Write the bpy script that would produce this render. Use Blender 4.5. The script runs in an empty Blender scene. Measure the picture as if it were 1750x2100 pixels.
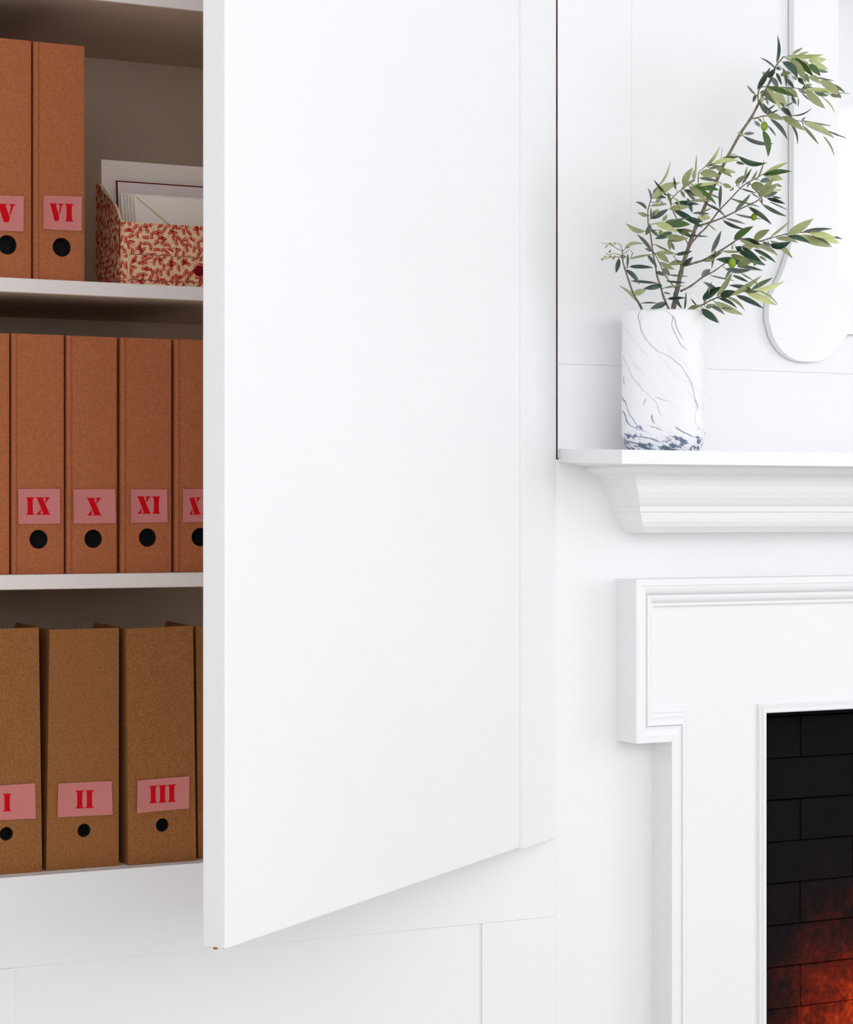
import bpy, bmesh, math, random
from mathutils import Vector, Matrix

# ------------------------------------------------------------------ camera, light, exposure
SC = bpy.context.scene
COL = SC.collection
W, H, F = 1750.0, 2100.0, 4500.0            # picture frame and focal length in its pixels
YAW = math.radians(26.5)
ZC = 1.20                                    # eye height
D = 2.82                                     # distance from the eye to the cabinet / chimney wall plane (y)
cs, sn = math.cos(YAW), math.sin(YAW)

cam_d = bpy.data.cameras.new('camera')
cam = bpy.data.objects.new('camera', cam_d)
COL.objects.link(cam)
cam.location = (0, 0, ZC)
cam.rotation_euler = (math.pi / 2, 0, -YAW)
cam_d.sensor_fit = 'VERTICAL'
cam_d.sensor_height = 36.0
cam_d.lens = F / H * 36.0
cam_d.clip_start = 0.02
SC.camera = cam

SC.view_settings.view_transform = 'Standard'
SC.view_settings.look = 'None'
SC.view_settings.gamma = 1.0
SC.view_settings.use_curve_mapping = False
SC.view_settings.exposure = -0.04
SC.cycles.max_bounces = 10
SC.cycles.diffuse_bounces = 8
SC.cycles.use_denoising = True

world = bpy.data.worlds.new('daylight')
SC.world = world
world.use_nodes = True
bg = world.node_tree.nodes['Background']
bg.inputs[0].default_value = (0.93, 0.96, 1.0, 1)
bg.inputs[1].default_value = 1.0

# the room's windows (daylight enters through them)
RX0, RX1, RY0, RY1, RZ1 = -2.4, 4.3, -1.6, 3.25, 2.85
WIN_RIGHT = (-1.1, 1.3, 0.55, 2.5)           # y0, y1, z0, z1 in the wall at RX1
WIN_REAR = (-1.9, 3.4, 1.2, 2.8)             # x0, x1, z0, z1 in the wall at RY0


def area(name, loc, rot, sx, sy, power, col=(0.915, 0.955, 1.0)):
    l = bpy.data.lights.new(name, 'AREA')
    l.shape = 'RECTANGLE'
    l.size, l.size_y = sx, sy
    l.energy = power
    l.color = col
    o = bpy.data.objects.new(name, l)
    COL.objects.link(o)
    o.location = loc
    o.rotation_euler = rot
    return o


area('daylight_right', (RX1 + 0.06, (WIN_RIGHT[0] + WIN_RIGHT[1]) / 2, (WIN_RIGHT[2] + WIN_RIGHT[3]) / 2),
     (0, math.pi / 2, 0), WIN_RIGHT[3] - WIN_RIGHT[2], WIN_RIGHT[1] - WIN_RIGHT[0], 34)
area('daylight_rear', ((WIN_REAR[0] + WIN_REAR[1]) / 2, RY0 - 0.06, (WIN_REAR[2] + WIN_REAR[3]) / 2),
     (math.pi / 2, 0, 0), WIN_REAR[1] - WIN_REAR[0], WIN_REAR[3] - WIN_REAR[2], 72)

# ------------------------------------------------------------------ helpers


def UX(px, Y):
    """x of the point seen in picture column px at depth plane y = Y"""
    return Y * math.tan(YAW + math.atan((px - W / 2) / F))


def UZ(py, X, Y):
    return ZC - (py - H / 2) / F * (X * sn + Y * cs)


def at(px, py, Y):
    x = UX(px, Y)
    return Vector((x, Y, UZ(py, x, Y)))


def new_obj(name, me, parent=None):
    o = bpy.data.objects.new(name, me)
    COL.objects.link(o)
    if parent is not None:
        o.parent = parent
        o.matrix_parent_inverse = parent.matrix_basis.inverted()
    return o


def finish(name, bm, mats, parent=None, smooth=False):
    me = bpy.data.meshes.new(name)
    bmesh.ops.recalc_face_normals(bm, faces=bm.faces[:])
    bm.to_mesh(me)
    bm.free()
    if not isinstance(mats, (list, tuple)):
        mats = [mats]
    for m in mats:
        me.materials.append(m)
    if smooth:
        for p in me.polygons:
            p.use_smooth = True
    return new_obj(name, me, parent)


def empty(name, loc, label=None, cat=None, group=None, kind=None):
    o = bpy.data.objects.new(name, None)
    o.empty_display_size = 0.05
    COL.objects.link(o)
    o.location = loc
    tag(o, label, cat, group, kind)
    return o


def tag(o, label=None, cat=None, group=None, kind=None):
    if label:
        o['label'] = label
    if cat:
        o['category'] = cat
    if group:
        o['group'] = group
    if kind:
        o['kind'] = kind
    return o


def add_box(bm, x0, x1, y0, y1, z0, z1, bev=0.0, seg=2):
    vs = [bm.verts.new((x, y, z)) for x in (x0, x1) for y in (y0, y1) for z in (z0, z1)]
    idx = [(0, 1, 3, 2), (4, 6, 7, 5), (0, 4, 5, 1), (2, 3, 7, 6), (0, 2, 6, 4), (1, 5, 7, 3)]
    fs = [bm.faces.new([vs[i] for i in f]) for f in idx]
    if bev > 0:
        es = list({e for f in fs for e in f.edges})
        bmesh.ops.bevel(bm, geom=es, offset=bev, segments=seg, affect='EDGES', profile=0.5)
    return fs


def box(name, x0, x1, y0, y1, z0, z1, mat, parent=None, bev=0.0, seg=2):
    bm = bmesh.new()
    add_box(bm, x0, x1, y0, y1, z0, z1, bev, seg)
    return finish(name, bm, mat, parent)


def hexa(bm, a, b, off):
    """prism between polygon a (list of Vectors) and a+off; b unused"""
    n = len(a)
    v0 = [bm.verts.new(p) for p in a]
    v1 = [bm.verts.new(p + off) for p in a]
    bm.faces.new(v0)
    bm.faces.new(list(reversed(v1)))
    for i in range(n):
        j = (i + 1) % n
        bm.faces.new((v0[i], v0[j], v1[j], v1[i]))


def prism(name, poly, off, mat, parent=None, tri=False):
    bm = bmesh.new()
    hexa(bm, [Vector(p) for p in poly], None, Vector(off))
    if tri:
        bmesh.ops.triangulate(bm, faces=[f for f in bm.faces if len(f.verts) > 4])
    return finish(name, bm, mat, parent)


def tube(bm, pts, radii, sides=8, cap=True):
    rings = []
    n = len(pts)
    ref = Vector((0.13, -0.9, 0.2))
    for i, p in enumerate(pts):
        t = (pts[min(i + 1, n - 1)] - pts[max(i - 1, 0)]).normalized()
        a = t.cross(ref).normalized()
        b = t.cross(a).normalized()
        rings.append([bm.verts.new(p + (a * math.cos(k * 2 * math.pi / sides) + b * math.sin(k * 2 * math.pi / sides)) * radii[i]) for k in range(sides)])
    for i in range(n - 1):
        for k in range(sides):
            k2 = (k + 1) % sides
            bm.faces.new((rings[i][k], rings[i][k2], rings[i + 1][k2], rings[i + 1][k]))
    if cap:
        bm.faces.new(rings[0])
        bm.faces.new(list(reversed(rings[-1])))


# ------------------------------------------------------------------ materials


MATTE = ('kraft', 'card', 'ink', 'print', 'paper', 'lining', 'ribbon')


def mat(name, col, rough=0.6, noise=None, bump=None, spec=0.5, metal=0.0):
    """noise = (scale, colour2, low, high, detail); bump = (scale, strength, distance)"""
    m = bpy.data.materials.new(name)
    m.use_nodes = True
    nt = m.node_tree
    b = nt.nodes['Principled BSDF']
    b.inputs['Base Color'].default_value = (*col, 1)
    b.inputs['Roughness'].default_value = rough
    b.inputs['Specular IOR Level'].default_value = 0.12 if any(k in name for k in MATTE) else spec
    b.inputs['Metallic'].default_value = metal
    tc = nt.nodes.new('ShaderNodeTexCoord')
    if noise:
        n = nt.nodes.new('ShaderNodeTexNoise')
        n.inputs['Scale'].default_value = noise[0]
        n.inputs['Detail'].default_value = noise[4] if len(noise) > 4 else 6
        nt.links.new(tc.outputs['Object'], n.inputs['Vector'])
        r = nt.nodes.new('ShaderNodeValToRGB')
        r.color_ramp.elements[0].position = noise[2]
        r.color_ramp.elements[1].position = noise[3]
        r.color_ramp.elements[0].color = (*noise[1], 1)
        r.color_ramp.elements[1].color = (*col, 1)
        nt.links.new(n.outputs['Fac'], r.inputs['Fac'])
        nt.links.new(r.outputs['Color'], b.inputs['Base Color'])
    if bump:
        n2 = nt.nodes.new('ShaderNodeTexNoise')
        n2.inputs['Scale'].default_value = bump[0]
        n2.inputs['Detail'].default_value = 4
        nt.links.new(tc.outputs['Object'], n2.inputs['Vector'])
        bp = nt.nodes.new('ShaderNodeBump')
        bp.inputs['Strength'].default_value = bump[1]
        bp.inputs['Distance'].default_value = bump[2]
        nt.links.new(n2.outputs['Fac'], bp.inputs['Height'])
        nt.links.new(bp.outputs['Normal'], b.inputs['Normal'])
    return m


M = {}
M['paint'] = mat('white_satin_paint', (0.86, 0.86, 0.87), 0.45, noise=(3.0, (0.845, 0.845, 0.855), 0.3, 0.7, 3), bump=(60, 0.04, 0.002))
M['wall'] = mat('white_wall_paint', (0.86, 0.86, 0.87), 0.6, noise=(2.0, (0.845, 0.845, 0.855), 0.3, 0.7, 3), bump=(45, 0.05, 0.002))
M['patch'] = mat('older_white_paint', (0.835, 0.835, 0.83), 0.5, bump=(40, 0.05, 0.002))
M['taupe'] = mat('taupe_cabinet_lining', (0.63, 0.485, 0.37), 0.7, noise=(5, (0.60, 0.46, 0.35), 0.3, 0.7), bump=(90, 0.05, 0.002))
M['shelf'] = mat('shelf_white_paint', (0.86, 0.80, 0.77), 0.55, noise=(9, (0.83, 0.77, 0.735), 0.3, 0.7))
M['rawwood'] = mat('bare_wood_edge', (0.20, 0.10, 0.055), 0.8, noise=(30, (0.06, 0.03, 0.02), 0.35, 0.65))
M['dark'] = mat('shade_black', (0.004, 0.004, 0.005), 0.9)  # near-black used as painted shade in the wall gap and finger holes
M['kraft'] = mat('reddish_kraft_board', (0.46, 0.15, 0.062), 0.75, noise=(420, (0.38, 0.115, 0.045), 0.35, 0.65, 3), bump=(500, 0.08, 0.0006))
M['kraft_b'] = mat('brown_kraft_board', (0.35, 0.145, 0.05), 0.8, noise=(420, (0.26, 0.10, 0.03), 0.35, 0.65, 3), bump=(500, 0.08, 0.0006))
M['pink'] = mat('pink_card', (0.62, 0.215, 0.20), 0.8, noise=(300, (0.61, 0.21, 0.195), 0.35, 0.65, 3))
M['redink'] = mat('red_stencil_ink', (0.60, 0.0, 0.006), 0.7)
M['cream'] = mat('cream_print_paper', (0.80, 0.56, 0.32), 0.8)
M['redprint'] = mat('red_leaf_print', (0.56, 0.008, 0.016), 0.8)
M['redtab'] = mat('dark_red_ribbon', (0.16, 0.004, 0.006), 0.8)
M['card'] = mat('cream_card', (0.84, 0.74, 0.66), 0.8)
M['lilac'] = mat('grey_lilac_card', (0.76, 0.66, 0.65), 0.8)
M['maroon'] = mat('maroon_card_edge', (0.13, 0.006, 0.008), 0.8)
M['env'] = mat('ivory_envelope', (0.90, 0.83, 0.75), 0.8)
M['gold'] = mat('ochre_envelope_lining', (0.74, 0.55, 0.27), 0.7)
M['floor'] = mat('pale_oak', (0.70, 0.64, 0.58), 0.5, noise=(6, (0.62, 0.56, 0.50), 0.35, 0.65))
M['leaf0'] = mat('olive_leaf_top', (0.032, 0.088, 0.046), 0.33, noise=(60, (0.016, 0.052, 0.028), 0.35, 0.65))
M['leaf1'] = mat('olive_leaf_young_top', (0.085, 0.17, 0.028), 0.38, noise=(60, (0.05, 0.115, 0.02), 0.35, 0.65))
M['leaf2'] = mat('olive_leaf_underside', (0.41, 0.435, 0.215), 0.6, noise=(60, (0.34, 0.37, 0.165), 0.35, 0.65))
M['leaf3'] = mat('olive_leaf_young_underside', (0.61, 0.65, 0.285), 0.6, noise=(60, (0.53, 0.58, 0.23), 0.35, 0.65))
M['bark'] = mat('olive_bark', (0.27, 0.21, 0.16), 0.8, noise=(220, (0.15, 0.115, 0.085), 0.35, 0.65))
M['twig'] = mat('olive_green_twig', (0.27, 0.23, 0.14), 0.7, noise=(200, (0.19, 0.16, 0.09), 0.35, 0.65))
M['olive'] = mat('green_olive_skin', (0.25, 0.37, 0.012), 0.35, noise=(90, (0.19, 0.30, 0.01), 0.35, 0.65))
M['bud'] = mat('olive_flower_buds', (0.42, 0.40, 0.13), 0.7, noise=(400, (0.25, 0.2, 0.08), 0.3, 0.6))
M['water_ceramic'] = None

mg = bpy.data.materials.new('mirror_glass')
mg.use_nodes = True
b = mg.node_tree.nodes['Principled BSDF']
b.inputs['Base Color'].default_value = (0.93, 0.94, 0.95, 1)
b.inputs['Metallic'].default_value = 1.0
b.inputs['Roughness'].default_value = 0.04
M['mirror'] = mg


def fire_material():
    """sooty bricks: black above, red low down on the right fading outwards, with cracks and scuffs"""
    m = bpy.data.materials.new('sooty_red_brick')
    m.use_nodes = True
    nt = m.node_tree
    L = nt.links
    b = nt.nodes['Principled BSDF']
    b.inputs['Roughness'].default_value = 0.6
    b.inputs['Specular IOR Level'].default_value = 0.06
    geo = nt.nodes.new('ShaderNodeNewGeometry')
    sep = nt.nodes.new('ShaderNodeSeparateXYZ')
    L.new(geo.outputs['Position'], sep.inputs[0])

    def math_(op, a, bb):
        n = nt.nodes.new('ShaderNodeMath')
        n.operation = op
        for i, v in enumerate((a, bb)):
            if isinstance(v, (int, float)):
                n.inputs[i].default_value = v
            elif v is not None:
                L.new(v, n.inputs[i])
        return n.outputs[0]
    hx, hz = RED_C
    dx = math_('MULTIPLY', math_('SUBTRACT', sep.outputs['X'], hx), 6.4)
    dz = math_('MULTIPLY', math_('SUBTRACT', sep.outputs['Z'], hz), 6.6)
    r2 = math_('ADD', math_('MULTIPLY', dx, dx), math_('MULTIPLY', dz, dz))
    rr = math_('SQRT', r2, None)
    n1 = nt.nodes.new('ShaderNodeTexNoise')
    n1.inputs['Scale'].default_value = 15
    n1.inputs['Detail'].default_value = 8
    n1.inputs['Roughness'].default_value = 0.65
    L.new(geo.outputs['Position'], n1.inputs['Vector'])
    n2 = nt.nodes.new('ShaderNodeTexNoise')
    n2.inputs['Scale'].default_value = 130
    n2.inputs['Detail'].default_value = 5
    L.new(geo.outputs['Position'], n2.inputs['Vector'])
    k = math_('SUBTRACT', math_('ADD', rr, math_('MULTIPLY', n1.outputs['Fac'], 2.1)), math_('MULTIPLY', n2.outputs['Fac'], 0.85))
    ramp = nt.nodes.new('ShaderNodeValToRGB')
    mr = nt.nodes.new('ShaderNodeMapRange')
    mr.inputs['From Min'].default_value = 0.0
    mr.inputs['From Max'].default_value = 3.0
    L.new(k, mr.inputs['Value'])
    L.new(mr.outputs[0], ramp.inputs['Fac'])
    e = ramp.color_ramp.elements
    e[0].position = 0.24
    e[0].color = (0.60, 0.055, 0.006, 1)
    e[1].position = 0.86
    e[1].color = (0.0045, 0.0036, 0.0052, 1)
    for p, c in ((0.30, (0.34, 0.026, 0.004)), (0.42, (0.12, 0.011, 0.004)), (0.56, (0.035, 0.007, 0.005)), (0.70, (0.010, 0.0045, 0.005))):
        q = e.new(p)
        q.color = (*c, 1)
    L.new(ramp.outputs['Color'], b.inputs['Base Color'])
    bp = nt.nodes.new('ShaderNodeBump')
    bp.inputs['Strength'].default_value = 0.35
    bp.inputs['Distance'].default_value = 0.003
    L.new(n2.outputs['Fac'], bp.inputs['Height'])
    L.new(bp.outputs['Normal'], b.inputs['Normal'])
    return m


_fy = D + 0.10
RED_C = (UX(1772, _fy), UZ(2085, UX(1772, _fy), _fy))  # point from which the red of the bricks fades to black
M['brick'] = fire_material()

# ------------------------------------------------------------------ room shell
XC = 2.37                                    # centre line of the fireplace
X_GAP = UX(1140.2, D)                        # right edge of the cabinet
X_CH = X_GAP                         # left edge of the chimney wall


def structure(name, x0, x1, y0, y1, z0, z1, m):
    o = box(name, x0, x1, y0, y1, z0, z1, m)
    o['kind'] = 'structure'
    return o


structure('floor', RX0, RX1, RY0, RY1, -0.05, 0.0, M['floor'])
structure('ceiling', RX0, RX1, RY0, RY1, RZ1, RZ1 + 0.05, M['wall'])
structure('wall_left', RX0 - 0.1, RX0, RY0, RY1, 0, RZ1, M['wall'])


def wall_with_window(name, axis, pos, a0, a1, win, outward):
    """a wall slab with one window hole"""
    bm = bmesh.new()
    w0, w1, z0, z1 = win
    p0, p1 = sorted((pos, pos + outward * 0.1))
    for (u0, u1, v0, v1) in ((a0, w0, 0, RZ1), (w1, a1, 0, RZ1), (w0, w1, 0, z0), (w0, w1, z1, RZ1)):
        if axis == 'x':
            add_box(bm, p0, p1, u0, u1, v0, v1)
        else:
            add_box(bm, u0, u1, p0, p1, v0, v1)
    o = finish(name, bm, M['wall'])
    o['kind'] = 'structure'
    return o


wall_with_window('wall_right', 'x', RX1, RY0, RY1, WIN_RIGHT, 1)
wall_with_window('wall_front', 'y', RY0, RX0, RX1, WIN_REAR, -1)


def window(name, axis, pos, win):
    w0, w1, z0, z1 = win
    bm = bmesh.new()

    def bar(u0, u1, v0, v1):
        if axis == 'x':
            add_box(bm, pos + 0.005, pos + 0.045, u0, u1, v0, v1)
        else:
            add_box(bm, u0, u1, pos - 0.045, pos - 0.005, v0, v1)
    for u in (w0, (w0 + w1) / 2 - 0.02, w1 - 0.04):
        bar(u, u + 0.04, z0, z1)
    for v in (z0, (z0 + z1) / 2 - 0.02, z1 - 0.04):
        bar(w0 + 0.04, (w0 + w1) / 2 - 0.02, v, v + 0.04)
        bar((w0 + w1) / 2 + 0.02, w1 - 0.04, v, v + 0.04)
    o = finish(name, bm, M['paint'])
    o['kind'] = 'structure'


window('window_1', 'x', RX1, WIN_RIGHT)
window('window_2', 'y', RY0, WIN_REAR)

# --- chimney wall: Y = D plane below the mantel, boards above it
MANT_T = UZ(922, UX(1275, D - 0.179), D - 0.179)           # mantel shelf top
MANT_B = UZ(951, UX(1275, D - 0.179), D - 0.179)
PANEL = 0.031                                                # surround panel stands proud by this
X_OPEN = UX(1572.5, D - PANEL - 0.006)
Z_OPEN = UZ(1462.5, X_OPEN, D - PANEL - 0.006)
X_OPEN_R = 2 * XC - X_OPEN

bm = bmesh.new()
add_box(bm, X_CH, X_OPEN - 0.01, D, D + 0.08, 0, MANT_T - 0.01)
add_box(bm, X_OPEN_R + 0.01, RX1, D, D + 0.08, 0, MANT_T - 0.01)
add_box(bm, X_OPEN - 0.01, X_OPEN_R + 0.01, D, D + 0.08, Z_OPEN + 0.01, MANT_T - 0.01)
add_box(bm, X_CH, RX1, D + 0.02, D + 0.08, MANT_T - 0.01, RZ1)
add_box(bm, RX0, UX(-165, D) - 0.0205, D, D + 0.08, 0, RZ1)
add_box(bm, UX(-165, D) - 0.0205, X_CH, D, D + 0.08, 2.6005, RZ1)
wall = finish('wall_back', bm, M['wall'])
wall['kind'] = 'structure'
xb0 = UX(1143.4, D)
xb1 = UX(1296, D)
zseam = UZ(746.5, UX(1160, D), D)


def board(name, x0, x1, z0, z1):
    bm = bmesh.new()
    add_box(bm, x0, x1, D, D + 0.02, z0, z1, 0.0006, 1)
    me_o = finish(name, bm, [M['wall'], M['rawwood']], wall)
    return me_o


b1 = board('panel_board', xb0, xb1, zseam + 0.0001, RZ1)
b2 = board('panel_board', xb1 + 0.0001, RX1, zseam + 0.0001, RZ1)
b3 = board('panel_board', xb0, RX1, MANT_T - 0.008, zseam - 0.0001)
for o in (b1, b3):                                           # bare wood shows on the left edge, in the gap
    for p in o.data.polygons:
        if p.normal.x < -0.6:
            p.material_index = 1
b1['label'] = 'board with a bare brown left edge'
# black strip added at the back of the gap, standing in for its shade
box('gap_shade', X_GAP + 0.0005, xb0, D + 0.012, D + 0.0195, MANT_B - 0.004, RZ1, M['dark'], wall)

# ------------------------------------------------------------------ built-in cabinet
CL = UX(-165, D)
CR = X_GAP
CY1 = D + 0.361
ZB = UZ(1785, UX(209, D), D)                                # top of the bottom board (front edge)
x209 = UX(209, D)


def zrow(py):
    return UZ(py, x209, D)


cab = empty('built_in_cabinet', (CL, D, 0), 'white built-in cupboard with open door and taupe inside, left of the fireplace', 'cabinet')
cab_rows = {}
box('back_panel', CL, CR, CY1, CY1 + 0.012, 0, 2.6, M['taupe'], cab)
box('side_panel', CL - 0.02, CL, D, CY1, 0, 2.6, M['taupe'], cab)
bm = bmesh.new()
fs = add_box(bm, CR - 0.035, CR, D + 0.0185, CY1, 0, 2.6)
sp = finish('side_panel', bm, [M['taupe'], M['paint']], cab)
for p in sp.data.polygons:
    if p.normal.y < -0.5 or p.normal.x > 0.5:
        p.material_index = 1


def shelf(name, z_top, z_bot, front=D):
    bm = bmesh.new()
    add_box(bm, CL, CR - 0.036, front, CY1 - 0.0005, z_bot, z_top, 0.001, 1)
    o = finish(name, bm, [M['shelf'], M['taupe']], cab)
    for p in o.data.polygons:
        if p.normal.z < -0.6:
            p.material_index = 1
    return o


Z_MID, Z_MID_B = zrow(1176.5), zrow(1207)
Z_UP, Z_UP_B = zrow(578.5), zrow(608)
Z_TOP_B = zrow(2)
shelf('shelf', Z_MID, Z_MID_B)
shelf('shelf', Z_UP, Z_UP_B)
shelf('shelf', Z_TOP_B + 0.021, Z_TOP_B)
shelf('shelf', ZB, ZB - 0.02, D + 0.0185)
box('top_panel', CL, CR - 0.035, D, CY1, 2.58, 2.6, M['paint'], cab)

# face of the lower cupboard: rail, stiles and a recessed panel
z_rail = UZ(1938, UX(520, D), D)
xl_st, xr_st = UX(32, D), UX(989, D)
REC = 0.0085
bm = bmesh.new()
add_box(bm, CL, CR, D - 0.0, D + 0.018, z_rail, ZB, 0.0003, 1)
finish('bottom_rail', bm, M['paint'], cab)
box('face_stile', CR - 0.035, CR, D, D + 0.018, ZB + 0.0004, 2.6, M['paint'], cab)
box('lower_stile', xr_st, CR, D, D + 0.018, 0.1, z_rail - 0.0002, M['paint'], cab, 0.0003, 1)
box('lower_stile', CL, xl_st, D, D + 0.018, 0.1, z_rail - 0.0004, M['paint'], cab, 0.0006, 1)
box('lower_panel', xl_st - 0.004, xr_st + 0.004, D + REC * 0.35, D + REC + 0.008, 0.1, z_rail + 0.001, M['paint'], cab)
box('plinth', CL, CR, D + 0.01, D + 0.03, 0, 0.1, M['paint'], cab)

# the open door: hinged on the right, swung 37.6 degrees into the room
hz0 = UZ(1716.5, UX(1138, D), D)
pf_dir = Vector((-0.2357, -0.1817, 0)).normalized()          # from hinge to free edge
pf_n = Vector((pf_dir.y, -pf_dir.x, 0))                      # outward face normal
if pf_n.y > 0:
    pf_n = -pf_n
PROUD = 0.006
hinge = Vector((UX(1141.0, D - 0.001), D - 0.001, hz0))
door_w = 0.9375
door_t = 0.030
door = empty('door', hinge)
door.parent = cab
door.matrix_parent_inverse = cab.matrix_basis.inverted()
door_z1 = 2.55


def door_piece(name, s0, s1, n0, n1, z0, z1, bev):
    """s along the door from the hinge, n outward from the face plane"""
    bm = bmesh.new()
    add_box(bm, s0, s1, n0, n1, z0, z1, bev, 3)
    M4 = Matrix(((pf_dir.x, pf_n.x, 0, hinge.x), (pf_dir.y, pf_n.y, 0, hinge.y), (0, 0, 1, 0), (0, 0, 0, 1)))
    bmesh.ops.transform(bm, matrix=M4, verts=bm.verts[:])
    o = finish(name, bm, M['paint'], door)
    return o


def along(px):
    """distance along the door face of picture column px"""
    u = (px - W / 2) / F
    dx, dy = math.sin(YAW + math.atan(u)), math.cos(YAW + math.atan(u))
    h = hinge - pf_n * PROUD
    # h + s*dir = t*(dx,dy)
    det = pf_dir.x * (-dy) - (-dx) * pf_dir.y
    s = ((-h.x) * (-dy) - (-dx) * (-h.y)) / det
    return s


s_free = along(463)
s_st = along(1064)
door_piece('door_panel', 0.002, s_free, -door_t - PROUD, -PROUD, hz0, door_z1, 0.0022)
door_piece('door_stile', 0.0, s_st, -PROUD - 0.001, 0.0, hz0 - 0.0005, door_z1, 0.0006)
# paint chip at the foot of the free edge
pc = hinge + pf_dir * (s_free + 0.0001) - pf_n * (PROUD + 0.013)
bm = bmesh.new()
bmesh.ops.create_icosphere(bm, subdivisions=2, radius=0.0028, matrix=Matrix.Translation((pc.x, pc.y, hz0 + 0.0006)) @ Matrix.Diagonal((1, 1, 0.5, 1)))
finish('paint_chip', bm, mat('orange_bare_wood', (0.36, 0.13, 0.04), 0.8), door)['label'] = 'chip of bare orange wood'

# ------------------------------------------------------------------ stencilled numerals
GLYPH = {
    'I': (0.46, [[(0, 1), (.46, 1), (.46, .955), (.385, .91), (.375, .5), (.385, .09), (.46, .045), (.46, 0), (0, 0), (0, .045), (.075, .09), (.085, .5), (.075, .91), (0, .955)]]),
    'X': (0.82, [[(0, 1), (.44, 1), (.43, .955), (.40, .93), (.77, .06), (.82, .04), (.82, 0), (.36, 0), (.36, .04), (.41, .07), (.06, .94), (0, .96)],
                 [(.49, 1), (.80, 1), (.80, .96), (.73, .92), (.56, .68), (.53, .73), (.58, .92), (.49, .96)],
                 [(.03, 0), (.31, 0), (.31, .04), (.245, .08), (.29, .21), (.265, .31), (.10, .08), (.03, .04)]]),
    'V': (0.80, [[(0, 1), (.43, 1), (.43, .95), (.375, .91), (.57, .25), (.51, 0), (.31, 0), (.065, .91), (0, .95)],
                 [(.53, 1), (.80, 1), (.80, .95), (.73, .91), (.585, .38), (.56, .47), (.625, .91), (.53, .95)]]),
}


def numeral(text, o, ex, ez, ny, parent):
    """text laid out from o (lower left) with unit vectors ex (per letter height) and ez"""
    bm = bmesh.new()
    x = 0.0
    for ch in text:
        w, polys = GLYPH[ch]
        for poly in polys:
            vs = [bm.verts.new(o + ex * (x + px) + ez * pz) for px, pz in poly]
            f = bm.faces.new(vs)
        x += w + 0.11
    r = bmesh.ops.extrude_face_region(bm, geom=bm.faces[:])
    bmesh.ops.translate(bm, vec=Vector((0, ny, 0)), verts=[v for v in r['geom'] if isinstance(v, bmesh.types.BMVert)])
    bmesh.ops.triangulate(bm, faces=[f for f in bm.faces if len(f.verts) > 4])
    return finish('numeral', bm, M['redink'], parent)


def text_width(t):
    return sum(GLYPH[c][0] + 0.11 for c in t) - 0.11


def paper_label(corners, Yf, text, tx, ty, parent):
    """pink card given by picture corners TL, TR, BR, BL on the plane y = Yf, with its numerals"""
    yl = Yf - 0.0004
    P = [at(x, y, yl) for x, y in corners]
    # card with a slight curl: subdivide across and lift the right and left edge
    bm = bmesh.new()
    n = 8
    front, back = [], []
    for j in range(n + 1):
        t = j / n
        lift = 0.0016 * (abs(2 * t - 1) ** 3) + 0.0003
        top = P[0].lerp(P[1], t)
        bot = P[3].lerp(P[2], t)
        col_f, col_b = [], []
        for q in (top, bot):
            col_f.append(bm.verts.new(q + Vector((0, -lift - 0.0006, 0))))
            col_b.append(bm.verts.new(q + Vector((0, -lift, 0))))
        front.append(col_f)
        back.append(col_b)
    for j in range(n):
        bm.faces.new((front[j][0], front[j][1], front[j + 1][1], front[j + 1][0]))
        bm.faces.new((back[j][0], back[j + 1][0], back[j + 1][1], back[j][1]))
        bm.faces.new((front[j][0], front[j + 1][0], back[j + 1][0], back[j][0]))
        bm.faces.new((front[j][1], back[j][1], back[j + 1][1], front[j + 1][1]))
    for c in (0, n):
        bm.faces.new((front[c][0], back[c][0], back[c][1], front[c][1]))
    lab = finish('paper_label', bm, M['pink'], parent)
    if text:
        a = at(tx[0], ty[1], yl)
        bq = at(tx[1], ty[1] + (ty[2] if len(ty) > 2 else 0), yl)
        c = at(tx[0], ty[0], yl)
        ex = (bq - a) / text_width(text)
        ez = c - a
        numeral(text, a + Vector((0, -0.0011, 0)), ex, ez, -0.0003, lab)
    return lab


def plate_with_hole(bm, P, y0, y1, hc, hr, nseg=28):
    """upright plate, picture-plane quad P (TL, TR, BR, BL as (x, z)), thickness y0..y1, round hole"""
    def ring(y):
        outer = [bm.verts.new((p[0], y, p[1])) for p in P]
        inner = [bm.verts.new((hc[0] + hr * math.cos(k * 2 * math.pi / nseg), y, hc[1] + hr * math.sin(k * 2 * math.pi / nseg))) for k in range(nseg)]
        return outer, inner
    o0, i0 = ring(y0)
    o1, i1 = ring(y1)
    # quadrant fans: TR corner covers k 0..n/4 etc.
    q = nseg // 4
    order = [1, 0, 3, 2]                       # TR, TL, BL, BR
    for (o, i) in ((o0, i0), (o1, i1)):
        for s in range(4):
            c = o[order[s]]
            for k in range(q):
                bm.faces.new((c, i[(s * q + k) % nseg], i[(s * q + k + 1) % nseg]))
            c2 = o[order[(s + 1) % 4]]
            bm.faces.new((c, i[((s + 1) * q) % nseg], c2))
    for k in range(nseg):
        bm.faces.new((i0[k], i0[(k + 1) % nseg], i1[(k + 1) % nseg], i1[k]))
    for k in range(4):
        bm.faces.new((o0[k], o0[(k + 1) % 4], o1[(k + 1) % 4], o1[k]))


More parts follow.
